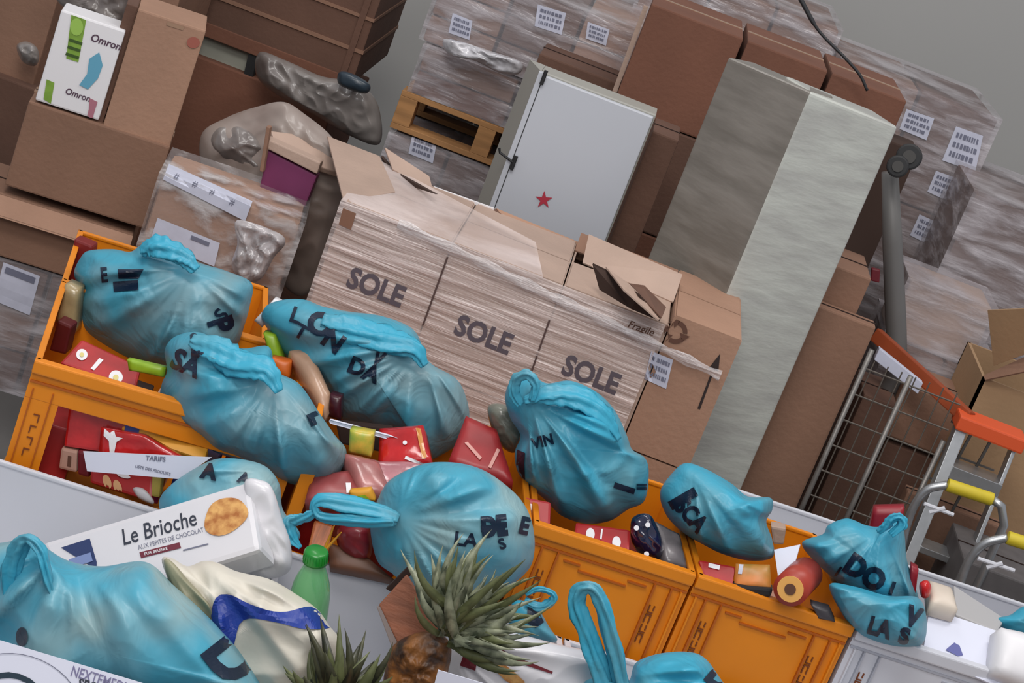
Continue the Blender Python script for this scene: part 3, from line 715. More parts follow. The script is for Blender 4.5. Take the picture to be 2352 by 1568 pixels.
# cartons behind the ladder and the stools
carton('dark carton behind the aluminium ladder', (2240, 1000), (2480, 1090), (2190, 1200), 6.15, .4, DARK_BROWN, name='dark_block', zb=0, tape=False, seam=False)
carton('brown carton behind the nearer hoop rail with a red strip', (2085, 1128), (2300, 1215), (2050, 1300), 5.72, .07, CARD, name='carton', zb=.0, tape=False)
carton('grey-brown carton low behind the right hoop rail', (2215, 1285), (2420, 1360), (2190, 1390), 5.3, .3, M('grey_card', (96, 92, 92), .6, .2, 20), name='carton', zb=0, tape=False)
YELG = M('yellow_grip', (206, 184, 40), .55, .1, 30)
def hoop(label, pts, grip, tail, Yh):
    r = empty('hoop_handrail', lz(at(*pts[0], Yh), 0), label, 'handrail', 'hoop handrails by the right edge')
    P = [at(x, y, Yh) for x, y in smooth_path(pts, 30)]; P = [Vector((P[0].x, P[0].y, 0.02))] + P
    mb = MB().tube(P, .0125, 14); mb.build('tube', ALU, r, smooth=True)
    E = P[-1]; G = at(*grip, Yh)
    MB().tube([E, G], .019, 16).build('grip', YELG, r, bevel=.003, smooth=True)
    t = (G - E).normalized(); Q = [G, G + t * .03 + Vector((0, 0, -.01)), G + t * .06 + Vector((0, 0, -.06)), G + t * .065 + Vector((0, 0, -.2)), Vector((G.x + .065, Yh, .02))]
    MB().tube(Q, .0125, 12).build('tube', ALU, r, smooth=True)
    a, b = at(*tail[0], Yh - .02), at(*tail[1], Yh - .02); MB().tube([a, b], .006, 8).build('cross_bar', WHITE, r)
    c = (a + b) / 2; MB().tube([c + Vector((-.02, 0, -.018)), c + Vector((.015, 0, .01))], .007, 8).build('hook', WHITE, r)
hoop('bent steel hoop rail with a yellow grip, in front of the ladder', [(2065, 1290), (2080, 1215), (2100, 1160), (2130, 1124), (2176, 1113)], (2280, 1147), ((2122, 1156), (2190, 1182)), 5.3)
hoop('bent steel hoop rail with a yellow grip, cut by the right edge', [(2190, 1400), (2208, 1330), (2228, 1284), (2262, 1248), (2314, 1234)], (2420, 1268), ((2246, 1282), (2330, 1310)), 5.15)
slab('red_strip', [(2100, 1205), (2118, 1212), (2104, 1262), (2088, 1254)], 5.6, .01, RED, tag(empty('price_tag', at(2100, 1230, 5.6), 'small red tag hanging beside the first hoop rail', 'tag')), bevel=.001)

# ================================================================== the open cartons (pallet of four)
fr, w, h = facebox((790, 463), (1703, 790), (720, 670), 5.0, 0, 0)
D = .5
sole = []
root = empty('wrapped_open_cartons', fr.p(w / 2, D / 2, 0), 'pallet of large open brown cartons printed SOLE, film wrapped, centre', 'pallet load')
cuts = [0, .272, .525, .80, 1.0]
plane_p, plane_n = fr.o, fr.y
def sx(px, py): return (onplane(px, py, plane_p, plane_n) - fr.o).dot(fr.x)
cuts = [0, sx(1010, 640), sx(1250, 770), sx(1480, 890), w]
for i in range(4):
    x0, x1 = cuts[i] + .002, cuts[i + 1] - .002
    for j, (z0, z1) in enumerate(((0, h * .33), (h * .335, h * .66), (h * .665, h + (.032 if i == 3 else 0)))):
        mb = MB(); fbox(mb, fr, x0, x1, 0, .006, z0, z1); fbox(mb, fr, x0, x1, D - .006, D, z0, z1); fbox(mb, fr, x0, x0 + .005, .006, D - .006, z0, z1); fbox(mb, fr, x1 - .005, x1, .006, D - .006, z0, z1)
        fbox(mb, fr, x0, x1, .006, D - .006, z0, z0 + .005)
        if j < 2: fbox(mb, fr, x0, x1, .006, D - .006, z1 - .006, z1)
        b = mb.build('carton', CARD_PALE if i < 3 else CARD_LIGHT, root)
        if j == 2: sole.append(b)
# top flaps, folded shut over the cartons except a few that stand up
def flap(pts, mat=CARD_PALE, name='flap', t=.004):
    mb = MB(); a = [fr.p(*p) for p in pts]; n = (a[1] - a[0]).cross(a[3] - a[0]).normalized() * t
    mb.hexa(a + [p + n for p in a]); return mb.build(name, mat, root)
for i in range(4):
    x0, x1 = cuts[i] + .006, cuts[i + 1] - .006
    m = CARD_LIGHT if i == 3 else CARD_PALE; h0_ = h; h = h + (.032 if i == 3 else 0)
    flap([(x0, 0, h), (x1, 0, h), (x1, D * .5 - .004, h + (.0 if i != 2 else .01)), (x0, D * .5 - .004, h + .004)], m)
    if i not in (2,): flap([(x0, D * .5 + .004, h + .004), (x1, D * .5 + .004, h), (x1, D, h), (x0, D, h)], m)
    h = h0_
# back flap of carton three stands ajar; a dark sheet stands in for the shaded opening
x0, x1 = cuts[2], cuts[3]
flap([(x0 + .03, D * .52, h + .01), (x1 - .0, D * .40, h + .012), (x1, D * .56, h + .075), (x0 + .02, D * .78, h + .06)], CARD_PALE)
flap([(x0, D * .80, h + .0), (x1, D * .72, h), (x1, D, h + .03), (x0, D, h + .03)], CARD)
zt_ = fr.o.z + h
def tri(name, P3, mat, t=.004):
    mb = MB(); a = [atz(x, y, z) for x, y, z in P3]; n = (a[1] - a[0]).cross(a[2] - a[0]).normalized(); n = (n if n.z > 0 else -n) * t
    k = len(a); mb.add(a + [p - n for p in a], [tuple(range(k)), tuple(range(2 * k - 1, k - 1, -1))] + [(i, (i + 1) % k, k + (i + 1) % k, k + i) for i in range(k)]); return mb.build(name, mat, root)
tri('opening_shade', [(1362, 604, zt_ + .082), (1392, 618, zt_ + .082), (1470, 676, zt_ + .082), (1516, 734, zt_ + .03), (1450, 706, zt_ + .03), (1378, 662, zt_ + .03)], DARK_BROWN)
tri('flap', [(1392, 612, zt_ + .09), (1404, 622, zt_ + .09), (1446, 652, zt_ + .09), (1520, 728, zt_ + .045), (1512, 734, zt_ + .045), (1432, 664, zt_ + .085)], CARD_PALE)
tri('flap', [(1446, 650, zt_ + .088), (1480, 655, zt_ + .088), (1530, 705, zt_ + .05), (1520, 730, zt_ + .05)], CARD_DARK)
# tall left flaps of carton one
slab('flap', [(752, 312), (872, 358), (908, 440), (790, 462)], [5.5, 5.5, 5.1, 5.0], .005, CARD_PALE, root, bevel=.001)
slab('flap', [(884, 338), (986, 404), (996, 440), (902, 388)], [5.5, 5.48, 5.42, 5.44], .005, CARD_PALE, root, bevel=.001)
slab('opening_shade', [(874, 358), (902, 392), (1000, 446), (890, 410)], [5.52, 5.46, 5.44, 5.48], .01, DARK_BROWN, root, bevel=.001)  # dark sheet, the opening's shade put into its colour
slab('flap', [(892, 420), (1002, 452), (1000, 470), (905, 448)], [5.4, 5.4, 5.38, 5.38], .005, CARD_LIGHT, root, bevel=.001)
slab('back_edge', [(996, 428), (1136, 478), (1136, 487), (996, 437)], 5.5, .006, WHITEP, root, bevel=.001)
slab('flap', [(1136, 478), (1186, 518), (1178, 552), (1122, 525)], [5.5, 5.45, 5.4, 5.42], .005, CARD_DARK, root, bevel=.001)
slab('flap', [(1140, 478), (1660, 690), (1662, 722), (1186, 540)], [5.5, 5.5, 5.44, 5.44], .005, CARD_LIGHT, root, bevel=.001)
slab('opening_shade', [(1190, 555), (1235, 560), (1275, 588), (1245, 582)], 5.35, .004, DARK_BROWN, root, bevel=.001)  # small dark sheet in place of a shaded opening
# wrap over the first three and a half
mb = MB(); n = 16; m = 40; vs = []; fs = []
xe = sx(1490, 840)
for j in range(n + 1):
    for i in range(m + 1):
        x = -.008 + (xe + .008) * i / m; z = h * (.0 + 1.0 * j / n) + .003
        y = -.008 - abs(noise.noise(Vector((x * 4, 0, z * 30)))) * .008
        vs.append(fr.p(x, y, z))
for j in range(n):
    for i in range(m): k = j * (m + 1) + i; fs.append((k, k + 1, k + m + 2, k + m + 1))
f1 = mb.add(vs, fs).build('stretch_film', F_SOLE, root, smooth=True)
mb = MB(); mb.add([fr.p(-.008, -.008, h + .003), fr.p(xe * .62, -.008, h + .003), fr.p(xe * .56, D * .5, h + .022), fr.p(-.008, D + .005, h + .02)], [(0, 1, 2, 3)]); mb.build('stretch_film', F_SOLE, root)
# bright rope-like film edge crossing the front
A, B = onplane(915, 512, plane_p - plane_n * .02, plane_n), onplane(1655, 862, plane_p - plane_n * .02, plane_n)
EDGE = film('film_edge', (215, 208, 208), .45, .9, (3, 3, 20), .2, 3)
mb = MB(); N_ = 30; vs = []
for i in range(N_ + 1):
    t = i / N_; c = A.lerp(B, t); hh = .013 + .004 * math.sin(i * 1.7); vs += [c + Vector((0, -.004, hh)), c + Vector((0, -.010, 0)), c + Vector((0, -.004, -hh))]
fs = []
for i in range(N_):
    for k in range(2): a = i * 3 + k; fs.append((a, a + 3, a + 4, a + 1))
mb.add(vs, fs).build('film_edge', EDGE, root, smooth=True)
SB = M('sole_print', (92, 84, 92), .5)
for (x, y) in ((793, 655), (1040, 764), (1287, 856)):
    text('SOLE', x, y, 66, 21.5, [f1] + sole, root, SB, .035, 0, .9, name='lettering', lift=.0022)
for (x, y, x2, y2) in ((1028, 590, 972, 745), (1262, 735, 1222, 850)):
    a, b = onplane(x, y, plane_p - plane_n * .011, plane_n), onplane(x2, y2, plane_p - plane_n * .011, plane_n); b.x = a.x + (b.x - a.x) * 1
    MB().bar(a, b, .005, .003).build('dark_joint', M('joint_shadow_gap', (86, 66, 62), .8), root)
T = [sole[3], sole[2], f1]
text('Fragile', 1440, 750, 24, 20, T, root, BROWNINK, .01, .2, name='lettering')
# recycling triangle: three bent arrows
for k in range(3):
    disc('recycling_arrow', 1552, 762, 27, 27, T, root, BROWNINK, .003, inner=.62, seg=10, a0=-75 + 120 * k, a1=10 + 120 * k)
    a = math.radians(22 + 120 * k); c = Vector((1552 + 22 * math.cos(a), 762 + 22 * math.sin(a))); t = Vector((-math.sin(a), math.cos(a))); nrm = Vector((math.cos(a), math.sin(a)))
    poly('arrow_head', [tuple(c - nrm * 12 - t * 2), tuple(c + nrm * 12 - t * 2), tuple(c + t * 15)], T, root, BROWNINK, .003)
poly('arrow_head', [(1654, 812), (1628, 845), (1650, 853)], T, root, M('arrow_ink', (44, 32, 30), .6))
patch('arrow_shaft', [(1631, 862), (1636, 863), (1608, 940), (1602, 938)], T, root, M('arrow_ink', (44, 32, 30), .6), n=1, m=4)
patch('stamp_print', [(788, 478), (818, 490), (806, 528), (778, 515)], [f1], root, M('rust_stamp', (128, 90, 70), .7), n=3)
barcode_label([(1496, 806), (1546, 826), (1530, 893), (1480, 870)], [f1] + T, root, True)

# ================================================================== crates
def crate(label, s0, s1, t0, t1, zt, h, mat, dark, front='full', name='stacking_crate', group=None, zs=None, CF=CF):
    r = empty(name, CF.p((s0 + s1) / 2, (t0 + t1) / 2, zt - h), label, 'crate', group)
    th = .009; z0 = zt - h; B = lambda mb, *a: fbox(mb, CF, *a)
    w = s1 - s0
    B(MB(), s0 + .006, s1 - .006, t1 - th, t1, z0, zt).build('wall_panel', mat, r)
    B(MB(), s0, s0 + th, t0 + th, t1 - th, z0, zt).build('wall_panel', mat, r)
    B(MB(), s1 - th, s1, t0 + th, t1 - th, z0, zt).build('wall_panel', mat, r)
    B(MB(), s0, s1, t0, t1, z0, z0 + .008).build('bottom', mat, r)
    fronts = []
    if front == 'full': fronts.append(B(MB(), s0, s1, t0, t0 + th, z0, zt).build('wall_panel', mat, r))
    else:
        if front == 'window': fronts.append(B(MB(), s0, s1, t0, t0 + th, zt - .085, zt).build('top_beam', mat, r, bevel=.002))
        fronts.append(B(MB(), s0, s1, t0, t0 + th, z0, zs).build('sill', mat, r, bevel=.002))
        pw = .075 if front == 'window' else .03
        for a in ((s0, s0 + pw), (s1 - pw, s1)): fronts.append(B(MB(), a[0], a[1], t0 + .0005, t0 + th - .0005, zs, zt - .001 if front != 'window' else zt - .085).build('corner_bar', mat, r))
    # rolled rim: four flanges
    fl = .014
    for (a, b, c, d) in ((s0 - .001, s1 + .001, t1 - .012, t1 + .001), (s0 - .001, s0 + fl, t0 - .001, t1 + .001), (s1 - fl, s1 + .001, t0 - .001, t1 + .001)):
        B(MB(), a, b, c, d, zt - .002, zt + .008).build('rim', mat, r, bevel=.003)
    if front != 'low':
        B(MB(), s0 - .001, s1 + .001, t0 - .014, t0 + .012, zt - .022, zt + .008).build('rim', mat, r, bevel=.004)
        B(MB(), s0 + .002, s1 - .002, t0 - .004, t0, zt - .046, zt - .041).build('moulded_line', dark, r)
    if front == 'full':
        for a in (s0 + .012, s0 + .036, s0 + .075, s1 - .08, s1 - .04, s1 - .016):
            B(MB(), a, a + .004, t0 - .011, t0, z0 + .02, zt - .046).build('rib', dark if a not in (s0 + .012, s1 - .016) else mat, r)
        # catch under the rim
        m = (s0 + s1) / 2
        for (a, b, zz) in ((m - .10, m - .06, .058), (m - .06, m + .055, .072), (m + .055, m + .1, .058)):
            B(MB(), a, b, t0 - .006, t0, zt - zz - .004, zt - zz).build('moulded_line', dark, r)
        for i, a in enumerate((s0 + .048, s1 - .07)):
            mk = MB()
            for k in range(4):
                zz = zt - .10 - k * .026
                B(mk, a, a + .003, t0 - .003, t0, zz - .02, zz); B(mk, a, a + .014, t0 - .003, t0, zz - (.0 if k % 2 else .02), zz + .003 - (.0 if k % 2 else .02))
                B(mk, a + .011, a + .014, t0 - .003, t0, zz - (.02 if k % 2 else .012), zz)
            mk.build('embossed_marks', M('embossed_brown', (122, 60, 16), .5), r, kind='stuff')
    if front == 'window':
        for a in (s0 + .012, s0 + .056): B(MB(), a, a + .003, t0 - .004, t0, z0 + .02, zt - .06).build('rib', dark, r)
        mk = MB()
        for k in range(4):
            zz = zt - .12 - k * .028; a = s0 + .03
            B(mk, a, a + .014, t0 - .002, t0, zz, zz + .003); B(mk, a + (0 if k % 2 else .011), a + (.003 if k % 2 else .014), t0 - .002, t0, zz - .016, zz)
        mk.build('embossed_marks', M('embossed_brown', (122, 60, 16), .5), r, kind='stuff')
    return r
OD = ORANGE_DARK; G1 = 'orange stacking crates in the middle rows'; CA = Fr(CF.o, 13.0)
ZT = .77
crate('orange crate, far left of the front row, with a window opening in its front', 0, .605, 0, .53, ZT, .32, ORANGE, OD, 'window', zs=.513, group=G1, CF=CA)
crate('orange crate second in the front row, its front dropped low, holding red packs', .622, 1.142, 0, .50, ZT, .32, ORANGE, OD, 'low', zs=.525, group=G1)
crate('orange crate third in the front row, behind the tall turquoise bag handle', 1.149, 1.538, 0, .50, ZT, .32, ORANGE, OD, group=G1)
crate('orange crate at the right end of the front row, beside the white crate', 1.545, 1.93, 0, .50, ZT, .32, ORANGE, OD, group=G1)
crate('orange crate at the far left of the back row', 0, .515, .54, .95, ZT, .32, ORANGE, OD, group=G1, CF=CA)
crate('orange crate in the back row under the long turquoise bag', .50, .90, .51, .86, ZT - .03, .29, ORANGE, OD, group=G1)
WD = M('white_moulding', (168, 170, 180), .5)
crate('white crate right of the orange ones, at the lower right corner', 1.94, 2.62, 0, .50, ZT, .32, WHITE, WD, group='white crates on the right')
crate('narrow white crate behind the right end orange crate, mostly hidden by bags', 1.60, 2.1, .51, .70, ZT - .02, .30, WHITE, WD, group='white crates on the right')
G2 = 'white crates at the very front'
crate('white crate at the front left under the brioche pack', -.35, .62, -.82, -.035, .535, .28, WHITE, WD, group=G2)
crate('white crate at the front middle under the pineapples', .627, 1.30, -.60, -.035, .535, .28, WHITE, WD, group=G2)
crate('white crate at the front right under the croissant bag', 1.307, 2.1, -.60, -.035, .535, .28, WHITE, WD, group=G2)

# ================================================================== groceries in the orange crates
FD = 'food packs in the orange crates'
def pack(name, label, cat, q, Y, t, mat, puff=0, group=FD, bevel=.006):
    r = empty(name, at(sum(p[0] for p in q) / 4, sum(p[1] for p in q) / 4, (sum(Y) / 4 if isinstance(Y, (list, tuple)) else Y)), label, cat, group)
    b = slab('pack_body', q, Y, t, mat, r, bevel=bevel, puff=puff); return r, b
r, b = pack('red_box', 'red box with two white flowers, standing in the front row left crate behind its rim', 'box', [(188, 778), (325, 842), (312, 892), (138, 832)], [4.22, 4.2, 4.12, 4.12], .05, RED)
for (x, y, s) in ((188, 814, 13), (266, 866, 16)):
    disc('white_flower', x, y, s, s, [b], r, WHITEP); disc('flower_centre', x, y, s * .4, s * .4, [b], r, M('pale_yellow', (214, 200, 130), .5), .005)
patch('print_line', [(228, 822), (238, 826), (216, 850), (208, 846)], [b], r, WHITEP, .003, 2, 2)
r, b = pack('red_box', 'dark red box in the far back left corner of the back row left crate', 'box', [(170, 548), (212, 565), (205, 690), (148, 690)], 4.72, .05, M('dark_red_card', (130, 28, 28), .5, .4, 8))
r, b = pack('clear_tub', 'clear beige tub wedged left of the first bag', 'tub', [(150, 652), (182, 665), (172, 765), (128, 740)], 4.40, .05, M('beige_clear', (170, 150, 110), .3, .3, 20, coat=.5), puff=.01)
r, b = pack('candy_packet', 'lime green packet under the far left bag', 'packet', [(292, 826), (380, 846), (376, 866), (296, 850)], 4.1, .02, GREENP, puff=.006)
r, b = pack('red_box', 'bright red box seen at the upper left through the window opening', 'box', [(160, 915), (300, 955), (300, 1048), (146, 1025)], [4.02, 4.02, 3.99, 3.99], .08, REDGLOSS)
patch('grey_lid_print', [(172, 918), (250, 940), (246, 956), (168, 936)], [b], r, M('grey_rose', (170, 140, 136), .4), n=4, m=1)
r, b = pack('red_packet', 'red packet with a white burst in the middle of the window opening', 'packet', [(232, 982), (330, 1000), (420, 1052), (226, 1052)], [3.975, 3.975, 3.965, 3.965], .02, REDGLOSS, puff=.004)
poly('white_burst', [(240, 984), (252, 994), (262, 988), (266, 1002), (282, 1006), (268, 1014), (262, 1040), (252, 1040), (250, 1012), (238, 1000)], [b], r, WHITEP, .004)
r, b = pack('yellow_box', 'long yellow box with a blue square through the window opening', 'box', [(284, 956), (480, 1024), (470, 1056), (278, 992)], [4.03, 4.03, 4.0, 4.0], .06, YELLOW)
patch('blue_square', [(291, 964), (322, 975), (317, 1002), (285, 992)], [b], r, BLUEP, .003, 3, 3)
patch('white_edge', [(283, 960), (290, 962), (284, 992), (277, 990)], [b], r, WHITEP, .003, 1, 3)
r, b = pack('beige_box', 'small beige box with a maroon end beside the window post', 'box', [(140, 1028), (178, 1036), (176, 1086), (134, 1076)], 3.99, .06, M('beige_card', (176, 138, 122), .6))
patch('print_mark', [(156, 1046), (164, 1048), (162, 1072), (154, 1070)], [b], r, BROWNINK, n=1, m=3)
r, b = pack('maroon_box', 'narrow maroon box right of the small beige box', 'box', [(178, 1034), (200, 1040), (204, 1098), (178, 1090)], 3.985, .06, MAROON)
r, b = pack('biscuit_box', 'red biscuit box with pale biscuit pictures below the paper sheet', 'box', [(208, 1074), (352, 1080), (348, 1152), (206, 1108)], [3.99, 3.99, 3.975, 3.975], .06, RED)
for (x, y) in ((246, 1106), (270, 1118)): disc('biscuit_print', x, y, 9, 17, [b], r, M('biscuit', (220, 170, 120), .6), ang=-20)
disc('white_print', 284, 1092, 16, 5, [b], r, WHITEP, ang=15)
r, b = pack('yellow_green_box', 'slim yellow-green box at the right of the red biscuit box', 'box', [(350, 1062), (374, 1068), (366, 1144), (346, 1140)], 3.965, .03, M('olive_yellow', (176, 158, 70), .5, .2, 20))
soft('white_sachet', [(306, 1120), (330, 1122), (352, 1146), (350, 1158), (316, 1142)], 3.97, .012, .01, WHITEP, tag(empty('sachet', at(330, 1138, 3.97), 'small white sachet lying on the crate sill', 'sachet', FD)), wr=.004, rings=10, seg=30)
# paper sheet across the window
r = empty('paper_sheet', at(330, 1062, 3.93), 'white paper strip with two printed lines bridging the window opening of the left crate', 'paper')
b = slab('sheet', [(191, 1036), (486, 1050), (412, 1100), (200, 1082)], [3.945, 3.9, 3.89, 3.94], .002, PAPER, r, bevel=0)
text('TARIFS', 334, 1056, 15, 5, [b], r, GREYINK, .03, name='lettering')
text('LISTE DES PRODUITS', 310, 1073, 9, 13, [b], r, GREYINK, .02, name='lettering')
# middle crate
r, b = pack('red_box', 'very dark red box at the left wall of the front left crate', 'box', [(132, 735), (165, 750), (150, 815), (112, 805)], 4.3, .05, M('very_dark_red_card', (92, 16, 18), .5, .3, 8))
r, b = pack('red_pouch', 'glossy red pouch with a gold edge, below the long bag', 'packet', [(872, 984), (972, 976), (990, 1058), (868, 1082)], [4.2, 4.2, 4.12, 4.12], .05, REDGLOSS, puff=.012)
patch('gold_edge', [(955, 982), (966, 984), (980, 1050), (970, 1054)], [b], r, M('gold_foil', (196, 128, 50), .3, coat=.5), .004, 2, 4)
patch('white_bar', [(932, 1046), (978, 1066), (976, 1072), (929, 1053)], [b], r, WHITEP, .004, 3, 1)
for (x, y) in ((896, 1067), (930, 1016)): disc('white_dot', x, y, 5, 5, [b], r, WHITEP, .004)
r, b = pack('candy_packet', 'yellow and green candy packet left of the glossy red pouch', 'packet', [(804, 986), (858, 996), (852, 1050), (800, 1040)], 4.12, .03, M('yellow_candy', (222, 180, 70), .3, .4, 30, rgb2=(150, 170, 60)), puff=.008)
r, b = pack('dark_slab', 'dark slab in the gap under the long bag', 'tray', [(770, 970), (900, 985), (880, 1040), (780, 1020)], 4.3, .03, SEAM)  # plain dark slab filling the space between packs
r, b = pack('pink_pouch', 'pinkish brown pouch leaning between the second bag and the round bag', 'packet', [(790, 1040), (870, 1058), (905, 1150), (828, 1130)], [4.08, 4.1, 4.02, 4.02], .05, PINK, puff=.014)
r, b = pack('pink_pouch', 'flat clear rose coloured pouch above the round bag', 'packet', [(850, 1060), (985, 1058), (940, 1110), (880, 1120)], [4.1, 4.15, 4.08, 4.06], .04, M('rose_clear', (186, 120, 126), .25, .3, 12, .4, 20, coat=.6), puff=.01)
r, b = pack('red_pouch', 'dull red pouch with a white tab under the second bag', 'packet', [(716, 1090), (800, 1080), (830, 1140), (700, 1150)], [4.04, 4.06, 4.0, 3.98], .05, M('dull_red', (158, 74, 74), .4, .3, 14), puff=.012)
patch('white_tab', [(794, 1108), (806, 1108), (806, 1130), (796, 1132)], [b], r, WHITEP, .003, 1, 3)
r, b = pack('candy_packet', 'small yellow packet with a green corner above the bag tail', 'packet', [(802, 1128), (850, 1124), (862, 1150), (806, 1148)], 3.99, .02, YELLOW, puff=.006)
poly('green_corner', [(812, 1140), (838, 1136), (850, 1147), (820, 1148)], [b], r, GREENP, .003)
r, b = pack('red_triangle_pack', 'red pack with two white bars between the long bag and the bag with two ears', 'packet', [(1070, 955), (1140, 985), (1178, 1105), (1030, 1060)], [4.4, 4.38, 4.25, 4.28], .05, M('deep_red', (168, 46, 48), .4, .3, 10), puff=.008)
patch('white_bar', [(1067, 1016), (1074, 1014), (1107, 1050), (1102, 1056)], [b], r, M('pale_rose', (222, 160, 150), .5), .004, 1, 5)
patch('white_bar', [(1147, 1018), (1154, 1022), (1128, 1075), (1121, 1072)], [b], r, M('pale_rose', (222, 160, 150), .5), .004, 1, 5)
r = empty('clear_bag', at(1160, 990, 4.45), 'clear plastic bag with greenish contents left of the bag with two ears', 'bag')
soft('bag_film', [(1120, 935), (1165, 930), (1200, 960), (1200, 1010), (1178, 1040), (1140, 1010)], 4.42, .04, .04, M('clear_greenish', (130, 130, 116), .3, .4, 18, .4, 20, coat=.5), r, wr=.01, freq=16, seed=3, rings=14, seg=50)
r = empty('red_onion', at(806, 1238, 3.93), 'round red onion like pack beneath the bag tail', 'vegetable')
soft('skin', [(775, 1215), (808, 1198), (842, 1206), (855, 1240), (850, 1280), (820, 1290), (780, 1262)], 4.0, .05, .03, M('onion_red', (150, 38, 48), .35, .4, 10, coat=.3), r, wr=.003, rings=14, seg=50)
r, b = pack('brown_pouch', 'brown paper pouch lying along the low front of the second crate', 'packet', [(752, 1245), (830, 1268), (905, 1330), (760, 1300)], [3.99, 3.99, 3.95, 3.95], .03, BROWNPK, puff=.01)
r, b = pack('pasta_pack', 'pack of orange sticks standing against the low crate front', 'packet', [(722, 1192), (768, 1206), (752, 1280), (706, 1262)], [4.02, 4.02, 3.96, 3.96], .03, M('orange_sticks', (196, 108, 56), .4, .45, 10, stretch=(14, 1, 1)))
# wheat ears
r = empty('wheat_ears', at(765, 1235, 3.95), 'two yellow wheat like sprigs above the green bottle cap', 'sprig')
for (a, b) in (((745, 1262), (768, 1206)), ((748, 1262), (784, 1222))):
    MB().tube([at(*a, 3.94), at(*b, 3.94)], [.004, .0015], 6).build('stalk', YELLOW, r)
r, b = pack('bread_pack', 'tan bread loaf in a clear wrapper between the second bag and the long bag', 'bread', [(664, 806), (712, 800), (772, 930), (745, 962)], [4.38, 4.4, 4.3, 4.28], .05, M('bread_tan', (190, 150, 122), .45, .25, 12, .2, 20, coat=.4), puff=.02)
r, b = pack('white_pouch', 'white rounded pouch at the left tip of the long bag', 'packet', [(628, 688), (648, 698), (602, 752), (584, 736)], 4.5, .03, WHITEP, puff=.008)
r, b = pack('candy_packet', 'green and yellow packet tucked left of the long bag', 'packet', [(604, 765), (632, 770), (658, 850), (628, 848)], 4.42, .03, GREENP, puff=.008)
r, b = pack('orange_packet', 'small orange packet left of the bread loaf', 'packet', [(622, 822), (668, 832), (664, 868), (636, 862)], 4.36, .03, M('orange_red', (206, 100, 30), .4), puff=.008)
r, b = pack('dark_jar', 'dark round jar lid right of the bread loaf', 'jar', [(758, 905), (784, 912), (782, 965), (752, 955)], 4.3, .03, M('dark_maroon', (60, 18, 28), .3), puff=.01)
r, b = pack('paper_edge', 'thin white paper edge slanting under the long bag', 'paper', [(756, 962), (932, 1010), (930, 1018), (757, 971)], 4.17, .003, PAPER, group=None)
# third crate
r, b = pack('red_box', 'red box with one white circle left in the third crate', 'box', [(1204, 1140), (1266, 1152), (1264, 1206), (1200, 1192)], [4.2, 4.2, 4.16, 4.16], .05, M('warm_red', (190, 60, 62), .45, .1))
disc('white_circle', 1217, 1170, 11, 14, [b], r, WHITEP)
r, b = pack('red_box', 'red box with two white figures under the bag with two ears', 'box', [(1322, 1198), (1448, 1216), (1446, 1268), (1318, 1238)], [4.2, 4.2, 4.16, 4.16], .05, RED)
for (x, y) in ((1356, 1226), (1416, 1245)): disc('white_figure', x, y, 10, 14, [b], r, WHITEP)
patch('print_line', [(1381, 1214), (1385, 1214), (1382, 1238), (1378, 1238)], [b], r, WHITEP, .003, 1, 2)
r = empty('dark_bottle', at(1480, 1235, 4.2), 'shiny dark blue bottle lying in the third crate', 'bottle')
soft('glass', [(1452, 1190), (1490, 1180), (1512, 1215), (1525, 1260), (1510, 1285), (1470, 1272), (1450, 1240)], 4.2, .04, .04, M('dark_blue_glass', (24, 26, 60), .12, .4, 14, .3, 20, coat=1), r, wr=.006, freq=18, rings=14, seg=50)
for (x, y) in ((1488, 1205), (1462, 1212), (1485, 1272)):
    c = at(x, y, 4.15); MB().disc_prism(c, (CAM - c), .006, .004, 12).build('painted_highlight', WHITEP, r)  # white discs stand in for glints on the bottle
r, b = pack('grey_pouch', 'grey silvery pouch against the divider right of the dark blue bottle', 'packet', [(1500, 1196), (1560, 1226), (1580, 1305), (1530, 1290)], [4.26, 4.26, 4.17, 4.17], .04, M('silver_pouch', (112, 106, 108), .3, .4, 20, coat=.4), puff=.01)
# right crate
r, b = pack('red_box', 'red and white meal box in the right end crate', 'box', [(1604, 1284), (1690, 1300), (1682, 1350), (1618, 1330)], [4.2, 4.2, 4.16, 4.16], .04, RED)
patch('white_print', [(1628, 1292), (1654, 1298), (1652, 1308), (1627, 1302)], [b], r, WHITEP, .003, 2, 1)
r, b = pack('carrot_pack', 'pack with orange carrot pictures beside the red and white meal box', 'packet', [(1690, 1294), (1768, 1296), (1772, 1352), (1686, 1344)], [4.2, 4.2, 4.17, 4.17], .05, M('carrot_orange', (222, 136, 70), .4, .4, 12, rgb2=(150, 120, 50)), puff=.008)
patch('pale_panel', [(1688, 1294), (1708, 1296), (1704, 1318), (1686, 1316)], [b], r, LABEL, .003, 2, 2)
r, b = pack('dark_slab', 'black tray edge below the carrot pack', 'tray', [(1640, 1340), (1776, 1352), (1770, 1372), (1700, 1370)], 4.16, .03, BLACK)
r, b = pack('paper_sheet', 'folded white paper standing between the carrot pack and the red can', 'paper', [(1778, 1262), (1838, 1250), (1812, 1340), (1796, 1384)], [4.3, 4.3, 4.18, 4.18], .003, PAPER, group=None, bevel=0)
r = empty('red_can', at(1830, 1350, 4.2), 'red round can with a yellow ringed end in the right end crate', 'can', FD)
A, B = at(1816, 1352, 4.12), at(1850, 1318, 4.28)
MB().tube([A, B], .040, 24).build('can_body', M('brick_red', (170, 60, 44), .4, .2), r, smooth=True)
d = (A - B).normalized()
MB().disc_prism(A + d * .0005, d, .030, .003, 24).build('yellow_ring', M('pale_orange', (230, 170, 90), .5), r); MB().disc_prism(A + d * .0035, d, .013, .003, 18).build('ring_centre', BROWNPK, r)
